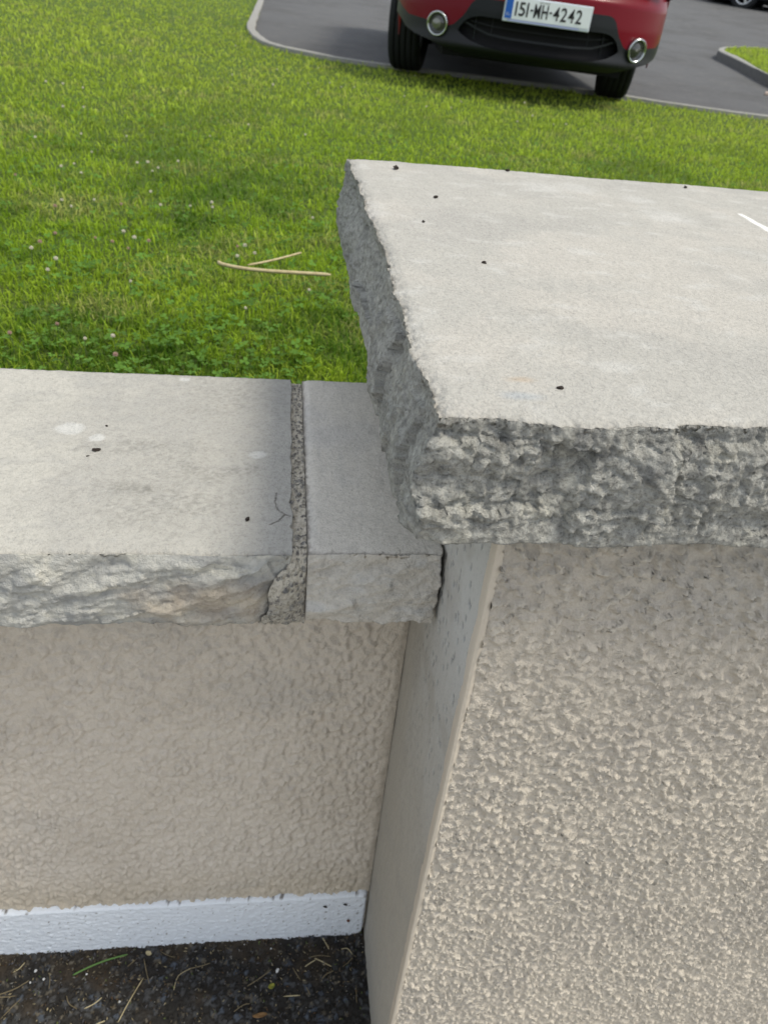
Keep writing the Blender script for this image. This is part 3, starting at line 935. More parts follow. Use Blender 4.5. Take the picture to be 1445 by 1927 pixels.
x, y = scatter(235000, 0.80, 16)
xe_ = RNG.uniform(-6, 6, 40000); ye_ = RNG.uniform(0.8, 5, 40000)
x, y = np.r_[x, xe_], np.r_[y, ye_]
ke = ~poly_side(x, y)
x, y = x[ke], y[ke]
n = len(x)
tuft = 1 + 0.35 * fbm(x * 6, y * 6, 611) + 0.3 * fbm(x * 18, y * 18, 613)
hgt = np.clip(RNG.normal(0.023, 0.008, n) * tuft, 0.012, 0.075) * (1 + 0.5 * sm(0.95, 0.82, y))
wid = np.clip(0.0012 + 0.0010 * y, 0.0018, 0.009) * RNG.uniform(0.7, 1.3, n)
lean = np.abs(RNG.normal(0.95, 0.4, n))
V, Q, T, C = blades(x, y, terrain(x, y) - 0.002, hgt, wid, lean, grass_cols(x, y))
g = obj('grass', npmesh('grass', V, Q, T, smooth=False, col=C), M['grass'])
tag(g, 'short mown green grass of the lawn with drier patches', 'grass', kind='stuff')

# grass on the island
px = [p for p in ins]
bx = RNG.uniform(min(p.x for p in px), max(p.x for p in px), 60000); by = RNG.uniform(min(p.y for p in px), max(p.y for p in px), 60000)
inside = np.zeros(len(bx), bool); j = n_ = len(px) - 1
for i in range(len(px)):
    xi, yi = px[i].x, px[i].y; xj, yj = px[j].x, px[j].y
    inside ^= ((yi > by) != (yj > by)) & (bx < (xj - xi) * (by - yi) / (yj - yi + 1e-12) + xi); j = i
bx, by = bx[inside][:30000], by[inside][:30000]
n = len(bx)
V, Q, T, C = blades(bx, by, terrain(bx, by) + 0.10, RNG.uniform(0.03, 0.05, n), np.full(n, 0.010), np.abs(RNG.normal(0.5, 0.3, n)), grass_cols(bx, by))
tag(obj('island_grass', npmesh('island_grass', V, Q, T, smooth=False, col=C), M['grass']), 'short grass on the kerbed island across the driveway', 'grass', kind='stuff')

# clover leaves among the near grass: three round leaflets each
x, y = scatter(9000, 0.82, 4.0)
k = fbm(x * 4, y * 4, 621) > -0.15
x, y = x[k], y[k]; n = len(x)
z = terrain(x, y) + RNG.uniform(0.012, 0.032, n)
V = []; 
an = RNG.uniform(0, 6.283, n); r = RNG.uniform(0.0035, 0.0065, n)
tl = RNG.normal(0, 0.25, (n, 2))
parts = []
for q in range(3):
    a = an + q * 2.094
    cx, cy = np.cos(a), np.sin(a)
    pts = []
    for rr, aa in ((0.0, 0), (0.9, 0.75), (1.7, 0.42), (1.7, -0.42), (0.9, -0.75)):
        ux, uy = rr * r * np.cos(a + aa), rr * r * np.sin(a + aa)
        pts.append(np.stack([x + ux, y + uy, z + tl[:, 0] * ux + tl[:, 1] * uy + 0.002 * rr * 0.3], 1))
    parts.append(np.stack(pts, 1))
V = np.concatenate(parts, 0).reshape(-1, 3)
i = np.arange(3 * n)[:, None] * 5
T = np.concatenate([i + np.array(t) for t in ((0, 2, 1), (0, 3, 2), (0, 4, 3))])
C = np.repeat(np.tile(np.array([0.12, 0.24, 0.04]) * RNG.uniform(0.7, 1.35, (n, 1)), (3, 1)), 5, 0)
tag(obj('clover_leaves', npmesh('clover_leaves', V, None, T, smooth=False, col=C), M['grass']), 'small round clover leaves among the grass', 'clover', kind='stuff')


# clover flower heads
def flower_mesh(name, mt):
    mb = MB(); rs = random.Random(3)
    for k in range(46):                             # small pointed florets packed on a ball
        zf = 1 - 1.75 * (k + 0.5) / 46; a = k * 2.39996
        rr = math.sqrt(max(0, 1 - zf * zf))
        dv = Vector((rr * math.cos(a), rr * math.sin(a), zf))
        o1 = dv.orthogonal().normalized(); o2 = dv.cross(o1)
        b, t = dv * 0.45, dv * rs.uniform(0.92, 1.12) + Vector((0, 0, 0.12))
        w = 0.2
        mb.add([b + o1 * w, b + o2 * w, b - o1 * w, b - o2 * w, t], [(0, 1, 4), (1, 2, 4), (2, 3, 4), (3, 0, 4)])
    me = bpy.data.meshes.new(name); me.from_pydata(mb.v, [], mb.f); me.update(); me.materials.append(mt)
    return me


stem_mb = MB().tube([(0, 0, -5.2), (0.25, 0.1, -2.5), (0, 0, -0.3)], 0.13, 5)
stem_me = bpy.data.meshes.new('stem'); stem_me.from_pydata(stem_mb.v, [], stem_mb.f); stem_me.materials.append(M['stem'])
FM = {'w': flower_mesh('white_head', M['clover_white']), 'p': flower_mesh('pink_head', M['clover_pink'])}
Z3 = 2.258
fl = [(65, 742, 'p'), (150, 583), (345, 568), (538, 578), (390, 645), (893, 578), (672, 714), (648, 727), (757, 686), (583, 692), (628, 690), (260, 705), (315, 697),
      (345, 735), (400, 848), (640, 813), (682, 870), (808, 876), (900, 862), (903, 880), (263, 852), (235, 876, 'p'), (303, 876), (515, 868, 'p'), (525, 983), (571, 1012),
      (478, 1030, 'p'), (405, 1010, 'p'), (545, 1055, 'p'), (632, 1027, 'p'), (170, 1030, 'p'), (133, 1055), (235, 993, 'p'), (238, 1102), (203, 1148), (1008, 1050, 'p'),
      (1008, 1090), (1040, 1042), (1082, 1080), (555, 1197), (1313, 1237), (1043, 1315), (243, 1380, 'p'), (42, 1418, 'p'), (362, 1442), (480, 1430), (491, 1515, 'p'),
      (1328, 927), (1298, 571), (1160, 358), (1308, 352), (987, 315), (555, 215), (640, 97), (1000, 192), (268, 453), (355, 454), (352, 372), (268, 355), (195, 345)]
fl = [(f[0] / Z3, f[1] / Z3, f[2] if len(f) > 2 else 'w') for f in fl]
fl += [(460 + a / 2.676, b / 2.676, 'w') for a, b in ((165, 347), (145, 427), (430, 415), (487, 437), (553, 438), (372, 340), (805, 482), (858, 378), (915, 535), (1040, 541), (1090, 510), (1410, 515), (20, 627), (305, 677))]
fl += [(900 + a / 2.651, b / 2.651, 'w') for a, b in ((232, 510), (270, 575), (375, 618), (437, 617), (195, 605))]
for fx, fy, kd in fl:
    p = on_ground(fx, fy, 0.04)
    dist = p.y
    s = random.uniform(0.0034, 0.0054) * (1.0 + 0.05 * min(dist, 6))
    o = empty('clover_flower', (p.x, p.y, p.z - 0.045 + 0.0), random.uniform(0, 6.28))
    hd = bpy.data.objects.new('flower_head', FM[kd]); COL.objects.link(hd); hd.parent = o
    hd.location = (0, 0, 0.045); hd.scale = (s, s, s * 0.95)
    stx = bpy.data.objects.new('stem', stem_me); COL.objects.link(stx); stx.parent = o
    stx.location = (0, 0, 0.045); stx.scale = (0.0085,) * 3
    if abs(fx - 455) < 40 and abs(fy - 475) < 30: wh = 'beside the dry reed'
    elif fy < 230 and fx > 450: wh = 'near the driveway edging'
    elif fy > 520: wh = 'close behind the wall coping'
    else: wh = 'out on the open lawn'
    cn = 'white' if kd == 'w' else 'fading pink'
    tag(o, 'small %s clover flower head %s' % (cn, wh), 'flower', '%s clover flowers %s' % (cn, wh))


# ------------------------------------------------------------------ stalks, leaves, chips
def ribbon(name, pts, w, mt, parent=None, thick=0.0006):
    mb = MB(); k = len(pts)
    mb.tube(pts, [w * (0.55 if i in (0, k - 1) else 1.0) for i in range(k)], 6)
    return mb.build(name, mt, parent, True)


def smooth_pts(P, n=4):
    out = []
    P = [Vector(p) for p in P]
    for i in range(len(P) - 1):
        p0, p1, p2, p3 = P[max(i - 1, 0)], P[i], P[i + 1], P[min(i + 2, len(P) - 1)]
        for j in range(n):
            t = j / n
            out.append(0.5 * ((2 * p1) + (p2 - p0) * t + (2 * p0 - 5 * p1 + 4 * p2 - p3) * t * t + (3 * p1 - p0 - 3 * p2 + p3) * t ** 3))
    return out + [P[-1]]


def rebase(o):
    """origin at the middle of the thing's foot"""
    vs = [v.co for v in o.data.vertices]
    c = Vector((sum(v.x for v in vs) / len(vs), sum(v.y for v in vs) / len(vs), min(v.z for v in vs)))
    o.data.transform(Matrix.Translation(-c)); o.location = c
    return o


# folded dry reed lying on the lawn
reed = empty('dry_reed', on_ground(500, 505, 0.02))
tag(reed, 'pale dry folded reed lying on the lawn', 'reed')
P1 = [on_ground(a, b, 0.048) for a, b in ((411, 494), (418, 499), (450, 505), (500, 510), (560, 515), (622, 518))]
P2 = [on_ground(a, b, 0.045) for a, b in ((466, 501), (500, 493), (535, 486), (567, 475))]
for P, w in ((P1, 0.0044), (P2, 0.0026)):
    o = ribbon('reed_stem', smooth_pts(P), w, M['straw'], reed)
    o.data.transform(Matrix.Translation(-reed.location))

GZ = 0.0065
stalks = [([(222, 1925), (244, 1884), (270, 1841)], .0011, 's'), ([(159, 1899), (177, 1890), (192, 1878)], .0011, 's'), ([(327, 1864), (336, 1837), (360, 1823)], .0009, 's'),
          ([(271, 1805), (275, 1827), (281, 1852)], .0009, 'd'), ([(-5, 1874), (28, 1862), (55, 1846)], .0010, 'd'), ([(24, 1831), (36, 1824), (47, 1812)], .0010, 's'),
          ([(-5, 1878), (14, 1877), (31, 1875)], .0009, 'd'), ([(182, 1928), (198, 1922)], .0013, 's'), ([(601, 1757), (610, 1770), (619, 1787)], .0013, 's'),
          ([(581, 1803), (600, 1799), (623, 1801)], .0010, 'd'), ([(574, 1820), (584, 1813), (594, 1807)], .0011, 's'), ([(592, 1804), (607, 1811), (624, 1820)], .0011, 's'),
          ([(533, 1876), (565, 1874)], .0012, 's'), ([(465, 1857), (490, 1841), (511, 1825)], .0009, 'd'), ([(551, 1822), (558, 1834), (566, 1846)], .0009, 'd'),
          ([(642, 1787), (654, 1786), (663, 1797)], .0009, 's'), ([(606, 1842), (616, 1833), (628, 1828)], .0011, 'd'), ([(355, 1824), (378, 1819), (396, 1813)], .0009, 'd'),
          ([(576, 1858), (584, 1873)], .0010, 'd'), ([(670, 1855), (671, 1888)], .0010, 'd'), ([(0, 1920), (22, 1897), (40, 1880)], .0009, 'd'),
          ([(125, 1875), (130, 1890), (145, 1900)], .0009, 'd'), ([(645, 1820), (655, 1812), (664, 1802)], .0008, 'd'), ([(440, 1905), (458, 1892), (470, 1890)], .0008, 'd'),
          ([(92, 1830), (94, 1845), (92, 1862)], .0008, 'd'), ([(240, 1820), (256, 1806)], .0008, 'd'), ([(300, 1790), (318, 1800), (330, 1802)], .0008, 'd')]
for pts, w, kd in stalks:
    P = [on_z(a, b, GZ + 0.002 * math.sin(i * 2 + a)) for i, (a, b) in enumerate(pts)]
    o = rebase(ribbon('dry_stalk', smooth_pts(P), w * 0.7, M['straw' if kd == 's' else 'straw_dull']))
    if kd == 's': tag(o, 'pale straw-coloured dry stalk lying on the dark gritty tarmac', 'stalk', 'pale stalks on the tarmac')
    else: tag(o, 'dull brown thin dry stalk lying on the dark gritty tarmac', 'stalk', 'dull stalks on the tarmac')
P = [on_z(a, b, GZ + 0.003) for a, b in ((137, 1836), (165, 1822), (200, 1808), (240, 1797))]
tag(rebase(ribbon('grass_blade', smooth_pts(P), 0.0014, M['green_blade'])), 'long green grass blade lying on the gritty tarmac', 'blade')


# loose grit, chaff and crumbs on the tarmac: too small and too many to count
n = 2600
gx = RNG.uniform(-0.46, 0.138, n); gy = 0.592 - np.abs(RNG.normal(0, 0.07, n)) - 0.003
gy = np.where(RNG.random(n) < 0.4, RNG.uniform(0.40, 0.59, n), gy)
ln = RNG.uniform(0.0008, 0.0032, n); wd = RNG.uniform(0.0004, 0.0012, n); an = RNG.uniform(0, 6.283, n); gz = 0.0052 + 0.007 * sm(0.565, 0.592, gy) + RNG.uniform(0, 0.002, n)
dx, dy = np.cos(an), np.sin(an)
V = np.stack([np.stack([gx + dx * ln, gy + dy * ln, gz + RNG.normal(0, 0.0006, n)], 1), np.stack([gx - dy * wd, gy + dx * wd, gz + 0.0004], 1),
              np.stack([gx - dx * ln, gy - dy * ln, gz + RNG.normal(0, 0.0006, n)], 1), np.stack([gx + dy * wd, gy - dx * wd, gz + 0.0004], 1),
              np.stack([gx, gy, gz + 0.0012], 1), np.stack([gx, gy, gz - 0.003], 1)], 1).reshape(-1, 3)
b6 = np.arange(n)[:, None] * 6
T = np.concatenate([b6 + np.array(t) for t in ((0, 1, 4), (1, 2, 4), (2, 3, 4), (3, 0, 4), (1, 0, 5), (2, 1, 5), (3, 2, 5), (0, 3, 5))])
pal = np.array([(0.05, 0.04, 0.03), (0.14, 0.11, 0.07), (0.30, 0.25, 0.15), (0.10, 0.10, 0.11), (0.20, 0.19, 0.17), (0.03, 0.025, 0.02), (0.10, 0.06, 0.03), (0.10, 0.13, 0.04)])
C = np.repeat(pal[RNG.choice(8, n, p=(.26, .16, .07, .14, .07, .2, .07, .03))] * RNG.uniform(0.7, 1.2, (n, 1)), 6, 0)
tag(obj('grit', npmesh('grit', V, None, T, smooth=False, col=C), M['tarmac_dirt']), 'loose dark grit, chaff and crumbs along the foot of the wall', 'grit', kind='stuff')


def leaf(name, c, L, W, rz, mt, tilt=0.1, normal=None):
    n0, n1 = 9, 5
    V = []
    for i in range(n0):
        t = i / (n0 - 1); w = W * math.sin(math.pi * (0.04 + 0.92 * t)) ** 0.8
        for j in range(n1):
            s = j / (n1 - 1) * 2 - 1
            V.append(((t - 0.5) * L, s * w / 2, 0.18 * W * s * s + 0.12 * L * (t - 0.5) ** 2 * 4 + 0.03 * L * math.sin(7 * t + 3 * s)))
    V = np.array(V)
    me = npmesh(name, V, grid_quads(n0, n1))
    o = obj(name, me, mt)
    md = o.modifiers.new('thickness', 'SOLIDIFY'); md.thickness = 0.0006
    o.location = c
    if normal is None: o.rotation_euler = (tilt, 0, rz)
    else: o.rotation_euler = (math.pi / 2, rz, 0)
    return o


tag(leaf('fallen_leaf', on_z(489, 1912, GZ), 0.020, 0.006, 0.1, M['leaf_brown']), 'long tan-brown dead leaf on the tarmac', 'leaf')
tag(leaf('fallen_leaf', on_z(511, 1857, GZ), 0.009, 0.007, 0.4, M['leaf_yellow']), 'small yellow-green leaf on the tarmac', 'leaf')
tag(leaf('fallen_leaf', on_z(280, 1795, GZ + 0.002), 0.0085, 0.006, -0.5, M['straw']), 'small tan curled leaf on the tarmac close to the white wall base', 'leaf')
o = leaf('fallen_leaf', on_y(655, 1733, YW - 0.0105), 0.006, 0.004, 1.2, M['leaf_rust'], normal=1)
tag(o, 'tiny rust-brown leaf stuck to the white painted wall base', 'leaf')
for a, b in ((650, 1703), (612, 1707)):
    tag(leaf('fallen_leaf', on_y(a, b, YW - 0.0105), 0.006, 0.0035, 0.5, M['crumb'], normal=1), 'tiny black leaf scrap stuck to the white painted wall base', 'leaf', 'black scraps on the wall base')


def chunk(seed, squash=0.7):
    import bmesh
    bm = bmesh.new()
    bmesh.ops.create_icosphere(bm, subdivisions=2, radius=1.0)
    rs = random.Random(seed)
    pl_ = [(Vector((rs.gauss(0, 1), rs.gauss(0, 1), rs.gauss(0, 1))).normalized(), rs.uniform(0.55, 0.85)) for _ in range(9)]
    for v in bm.verts:
        for nrm, d_ in pl_:
            k_ = v.co.dot(nrm) - d_
            if k_ > 0: v.co -= nrm * k_
        v.co.z *= squash
    me_ = bpy.data.meshes.new('chunk'); bm.to_mesh(me_); bm.free()
    return me_


def crumb_mesh(seed):
    me_ = chunk(seed, 0.8); rs = random.Random(seed)
    for v in me_.vertices: v.co *= rs.uniform(0.6, 1.25)
    return me_


def place_chunk(name, me_, p, s, mt, rz=0.0):
    o_ = bpy.data.objects.new(name, me_.copy()); COL.objects.link(o_)
    o_.data.materials.append(mt)
    o_.location = p; o_.scale = (s, s, s); o_.rotation_euler = (0, 0, rz)
    return o_


ch = [chunk(k) for k in range(4)]
for k, (a, b, s) in enumerate(((67, 1828, .0024), (522, 1827, .0034), (82, 1844, .0022), (163, 1834, .0016), (225, 1886, .0018), (57, 1850, .0016), (460, 1778, .0014), (510, 1786, .0014))):
    tag(place_chunk('stone_chip', ch[k % 4], on_z(a, b, GZ + s * 0.3), s, M['chip_white'], k), 'tiny white stone chip on the dark gritty tarmac', 'stone', 'white chips on the tarmac')
p = on_ground(1444, 176, 0.02)
tag(place_chunk('pebble', ch[1], p, 0.034, M['pebble']), 'pinkish pebble lying on the driveway asphalt', 'stone')

# dark crumbs on the coping tops
CRUMB = ['longest dark crumb just below the white lichen spots on the coping', 'dark crumb near the cracked corner of the wall coping', 'lone dark crumb in the middle of the pier cap',
         'longer dark crumb on the pier cap near its far left corner', 'short dark crumb beside the left broken edge of the pier cap', 'dark crumb on the pier cap close to its front edge and blue stain',
         'large dark crumb at the far left corner of the pier cap', 'dark crumb on the back edge of the pier cap', 'dark crumb on the back edge of the pier cap beside the white streak',
         'tiny dark speck right beside the white lichen spots on the coping', 'tiny dark speck left of the longest crumb on the wall coping']
for k, (a, b, s, zt) in enumerate(((181, 846, .0042, ZC), (466, 977, .0032, ZC), (911, 493, .0030, ZP), (820, 370, .0042, ZP), (797, 416, .003, ZP), (1054, 729, .0028, ZP),
                                   (745, 314, .007, ZP), (955, 320, .004, ZP), (1290, 351, .005, ZP), (201, 801, .002, ZC), (165, 858, .0018, ZC))):
    o = place_chunk('dark_crumb', crumb_mesh(40 + k), on_z(a, b, zt + s * 0.3), s, M['crumb'], k * 1.3)
    o.scale = (s * 1.0, s * 0.62, s * 0.5)
    tag(o, CRUMB[k], 'dirt')


# ------------------------------------------------------------------ cars
simple('black_plastic', (0.007, 0.009, 0.011), rough=0.45, spec=0.25, bumps=[(400, 0.001)])
simple('grey_plastic', (0.005, 0.006, 0.008), rough=0.4, spec=0.3)
simple('void', (0.004, 0.004, 0.005), rough=0.8)
simple('tyre', (0.014, 0.015, 0.017), rough=0.8)
simple('chrome', (0.50, 0.52, 0.54), rough=0.25, metallic=1.0)
simple('rim', (0.45, 0.46, 0.47), rough=0.3, metallic=0.9)
simple('lens', (0.05, 0.05, 0.048), rough=0.08, spec=0.8)
simple('bulb', (0.22, 0.22, 0.20), rough=0.2, metallic=0.5)
simple('glass', (0.015, 0.018, 0.02), rough=0.04, spec=0.8)
simple('plate_white', (0.72, 0.76, 0.78), rough=0.35)
simple('plate_blue', (0.012, 0.10, 0.42), rough=0.4)
simple('plate_black', (0.012, 0.012, 0.014), rough=0.5)
simple('plate_frame', (0.55, 0.60, 0.66), rough=0.3)
simple('plate_strip', (0.36, 0.40, 0.62), rough=0.4)
simple('headlamp', (0.55, 0.57, 0.6), rough=0.1, metallic=0.6)


def ip(tab, u):
    return float(np.interp(abs(u), [a for a, b in tab], [b for a, b in tab]))


RED = [(0, .502), (.395, .502), (.425, .492), (.447, .472), (.462, .445), (.485, .405), (.535, .352), (.585, .333), (.643, .336), (.71, .357), (.81, .368), (.85, .40), (.885, .44)]
BOT = [(0, .190), (.25, .200), (.48, .205), (.57, .224), (.67, .251), (.76, .272), (.82, .30), (.885, .37)]
OPH = [(0, .411), (.385, .411), (.425, .404), (.452, .392), (.476, .374), (.495, .348), (.507, .324)]
OPL = [(0, .248), (.2, .250), (.33, .258), (.43, .281), (.485, .308), (.507, .324)]
SLT = [(0, .316), (.2, .317), (.32, .325), (.40, .347), (.455, .369), (.475, .372)]


def fascia(t, z):
    """bumper surface: an ellipse in plan, with a lip low down and a ledge above"""
    u = 0.885 * math.sin(t * math.pi / 2)
    ly = 0.64 * (1 - math.cos(t * math.pi / 2))
    lip = -0.035 * math.exp(-((z - 0.255) / 0.038) ** 2) * max(0, 1 - abs(u) / 0.95)
    under = 0.9 * max(0, 0.235 - z)
    ledge = 0.75 * max(0, z - 0.565) + 0.10 * max(0, z - 0.44)
    side = -0.10 * max(0, 0.5 - z) * max(0, abs(u) - 0.6) / 0.285
    return (u, ly + lip * 1.0 + under + ledge, z)


def car(name, label, place, yaw, tilt, paint, plate=None):
    root = empty(name, place, yaw)
    root.rotation_euler = (0, tilt, yaw)
    tag(root, label, 'car')

    def strip(nm, z_lo, z_hi, mt, tmax=1.0, nt=161, nz=14, push=0.0, parent=root):
        V = np.zeros((nt, nz, 3))
        for i, t in enumerate(np.linspace(-tmax, tmax, nt)):
            u = 0.885 * math.sin(t * math.pi / 2)
            a, b = z_lo(u), z_hi(u)
            for j in range(nz):
                q = fascia(t, a + (b - a) * j / (nz - 1))
                V[i, j] = (q[0], q[1] + push, q[2])
        me_ = npmesh(nm, V.reshape(-1, 3), grid_quads(nt, nz))
        o_ = obj(nm, me_, mt, parent)
        return o_
    tO = math.asin(0.507 / 0.885) * 2 / math.pi
    strip('bumper', lambda u: ip(RED, u), lambda u: 0.74, paint, nt=221, nz=26)
    low = strip('lower_bumper', lambda u: ip(BOT, u), lambda u: ip(OPL, u) if abs(u) < 0.507 else ip(RED, u) if abs(u) > 0.56 else 0.324 + (ip(RED, u) - 0.324) * (abs(u) - 0.507) / 0.053, M['grey_plastic'], nt=221)
    strip('grille_surround', lambda u: ip(OPH, u) if abs(u) < 0.507 else ip(OPL, 0.507), lambda u: ip(RED, u), M['black_plastic'], tmax=math.asin(0.56 / 0.885) * 2 / math.pi, nt=181, nz=10)
    gr = strip('lower_grille', lambda u: ip(OPL, u) - 0.01, lambda u: ip(OPH, u) + 0.01, M['void'], tmax=tO, nt=61, push=0.07)
    strip('slat', lambda u: ip(SLT, u) - 0.006, lambda u: ip(SLT, u) + 0.006, M['black_plastic'], tmax=math.asin(0.475 / 0.885) * 2 / math.pi, nt=61, nz=4, push=0.02, parent=gr)
    strip('slat', lambda u: ip(SLT, u) * 0.5 + ip(OPH, u) * 0.5 - 0.003, lambda u: ip(SLT, u) * 0.5 + ip(OPH, u) * 0.5 + 0.003, M['black_plastic'], tmax=tO * 0.85, nt=41, nz=3, push=0.045, parent=gr)
    for k in range(9):                               # upright ribs behind the slats
        u = (k - 4) * 0.1
        MB().box(u - 0.004, u + 0.004, 0.08 + 0.3 * u * u, 0.10 + 0.3 * u * u, ip(OPL, u), ip(OPH, u)).build('rib', M['black_plastic'], gr)
    rim_l = []
    # fog lights
    for s in (-1, 1):
        c = Vector((s * 0.632, 0.165, 0.343)); ax = Vector((s * 0.42, -1, -0.12)).normalized()
        fg = MB().lathe([(0.067, -0.02), (0.068, 0.008), (0.064, 0.015), (0.057, 0.013), (0.053, 0.0), (0.052, -0.03)], c, ax, 40).build('fog_light', M['chrome'], root, True)
        MB().lathe([(0.0, 0.008), (0.053, 0.004), (0.053, -0.03), (0.0, -0.032)], c, ax, 32, False).build('lamp_lens', M['lens'], fg, True)
        MB().lathe([(0.0, 0.016), (0.006, 0.015), (0.010, 0.009), (0.026, 0.0095), (0.030, 0.006), (0.0, 0.0)], c - ax * 0.002 - Vector((0.006, 0, 0)), ax, 24, False).build('bulb', M['bulb'], fg, True)
    # number plate
    if plate:
        zc_ = 0.469; y0 = -0.036
        mb = MB().box(-0.263, 0.263, y0 + 0.006, y0 + 0.03, zc_ - 0.064, zc_ + 0.064)
        pf = mb.build('number_plate', M['plate_frame'], root)
        b = pf.modifiers.new('bevel', 'BEVEL'); b.width = 0.005; b.segments = 3
        MB().box(-0.2560, 0.256, y0 + 0.0035, y0 + 0.009, zc_ - 0.047, zc_ + 0.057).build('plate_face', M['plate_white'], pf)
        MB().box(-0.2555, -0.214, y0 + 0.0012, y0 + 0.005, zc_ - 0.0465, zc_ + 0.0565).build('country_band', M['plate_blue'], pf)
        MB().box(-0.235, 0.20, y0 + 0.0045, y0 + 0.007, zc_ - 0.0605, zc_ - 0.0505).build('dealer_strip', M['plate_strip'], pf)

        def text(nm, body, x, z, hh, ww, mt, bold=0.0):
            cu = bpy.data.curves.new(nm, 'FONT'); cu.body = body; cu.size = 1.0; cu.extrude = 0.0; cu.offset = bold
            cu.align_x = 'CENTER'; cu.align_y = 'CENTER'
            to = bpy.data.objects.new('tmp', cu); COL.objects.link(to)
            bpy.context.view_layer.update()
            me_ = bpy.data.meshes.new_from_object(to.evaluated_get(bpy.context.evaluated_depsgraph_get()))
            bpy.data.objects.remove(to)
            v = np.array([q.co[:] for q in me_.vertices])
            cx, cy = (v[:, 0].min() + v[:, 0].max()) / 2, (v[:, 1].min() + v[:, 1].max()) / 2
            sx, sy = ww / (v[:, 0].max() - v[:, 0].min()), hh / (v[:, 1].max() - v[:, 1].min())
            for q in me_.vertices:
                q.co = ((q.co.x - cx) * sx + x, y0 + 0.0012, (q.co.y - cy) * sy + z)
            return obj(nm, me_, mt, pf)
        x = -0.198
        for chx in plate:
            w = {'1': 0.012, '-': 0.018}.get(chx, 0.037)
            gap = {'1': 0.010, '-': 0.006}.get(chx, 0.0085)
            if chx == '1':
                MB().box(x + 0.0012, x + w - 0.0012, y0 + 0.0012, y0 + 0.0034, zc_ - 0.030, zc_ + 0.040).build('plate_character', M['plate_black'], pf)
            elif chx == '-':
                MB().box(x + 0.001, x + w - 0.001, y0 + 0.0012, y0 + 0.0034, zc_ + 0.001, zc_ + 0.010).build('plate_character', M['plate_black'], pf)
            else:
                text('plate_character', chx, x + w / 2, zc_ + 0.005, 0.070, w, M['plate_black'], 0.012)
            x += w + gap
        text('county_name', 'AN MHÍ', -0.03, zc_ + 0.0495, 0.010, 0.06, M['plate_black'])
        text('country_letters', 'IRL', -0.2345, zc_ - 0.026, 0.016, 0.026, M['plate_white'])
    # wheels
    for wy in (1.07, 3.55):
        for s in (-1, 1):
            w = empty('wheel'); w.parent = root; w.location = (s * 0.77, wy, 0.345); w.rotation_euler = (0, 0, -0.17 if wy < 2 else 0)
            R_, hw = 0.337, 0.1125
            prof = [(0.225, -hw * 0.9), (0.30, -hw), (0.318, -hw * 0.97), (0.332, -hw * 0.82)]
            for g_ in (-0.55, -0.18, 0.18, 0.55):
                prof += [(R_, hw * g_ - 0.012), (R_, hw * g_ - 0.005), (R_ - 0.008, hw * g_ - 0.004), (R_ - 0.008, hw * g_ + 0.004), (R_, hw * g_ + 0.005)]
            prof += [(0.332, hw * 0.82), (0.318, hw * 0.97), (0.30, hw), (0.225, hw * 0.9)]
            MB().lathe(prof, (0, 0, 0), (1, 0, 0), 64).build('tyre', M['tyre'], w, True)
            mb = MB().lathe([(0.0, 0.05 * s), (0.05, 0.055 * s), (0.06, 0.05 * s), (0.06, 0.02 * s), (0.0, 0.02 * s)], (0, 0, 0), (1, 0, 0), 24, False)
            mb.lathe([(0.20, 0.085 * s), (0.228, 0.095 * s), (0.228, -0.08 * s), (0.20, -0.07 * s)], (0, 0, 0), (1, 0, 0), 48)
            for k in range(5):
                a = k * 2 * math.pi / 5; ca, sa = math.cos(a), math.sin(a)
                vs = []
                for r0, hw0 in ((0.045, 0.028), (0.215, 0.020)):
                    for xx in (0.03 * s, 0.06 * s):
                        for q in (-hw0, hw0): vs.append((xx, r0 * ca - q * sa, r0 * sa + q * ca))
                mb.add(vs, [(0, 1, 3, 2), (4, 6, 7, 5), (0, 4, 5, 1), (2, 3, 7, 6), (0, 2, 6, 4), (1, 5, 7, 3)])
            mb.build('rim', M['rim'], w)
    # body shell behind the bumper
    lys = np.arange(0.48, 4.381, 0.04)
    sec = []
    for ly in lys:
        w = float(np.interp(ly, [.40, .55, .7, 1.0, 3.6, 4.1, 4.38], [.845, .875, .893, .903, .903, .88, .80]))
        zs_ = 0.24
        for wy in (1.07, 3.55):
            q = 0.40 ** 2 - (ly - wy) ** 2
            if q > 0: zs_ = max(zs_, 0.345 + math.sqrt(q) * 0.97)
        if ly < 0.60: zs_ = 0.62
        if ly > 4.2: zs_ = 0.35
        belt = float(np.interp(ly, [.4, .8, 1.3, 2.5, 3.9, 4.38], [.80, .90, .96, 1.0, 1.06, .95]))
        top = float(np.interp(ly, [.4, .6, 1.3, 1.5, 3.9, 4.2, 4.38], [.86, .93, 1.03, 1.04, 1.10, 1.08, .96]))
        zm = max(zs_ + 0.03, 0.62)
        sec.append([(-w * 0.97, zs_), (-w, (zs_ + zm) / 2), (-w, zm), (-w * 0.985, (zm + belt) / 2), (-w * 0.93, belt), (-w * 0.8, belt + (top - belt) * .75), (-w * 0.4, top), (0, top + 0.01),
                    (w * 0.4, top), (w * 0.8, belt + (top - belt) * .75), (w * 0.93, belt), (w * 0.985, (zm + belt) / 2), (w, zm), (w, (zs_ + zm) / 2), (w * 0.97, zs_)])
    V = np.array([[(a, ly, b) for a, b in s_] for ly, s_ in zip(lys, sec)])
    n0, n1 = V.shape[:2]
    body = obj('body', npmesh('body', V.reshape(-1, 3), grid_quads(n0, n1)), paint, root)
    # nose between bumper and bonnet, then tail panel
    V = []
    tn = np.linspace(-1, 1, 41)
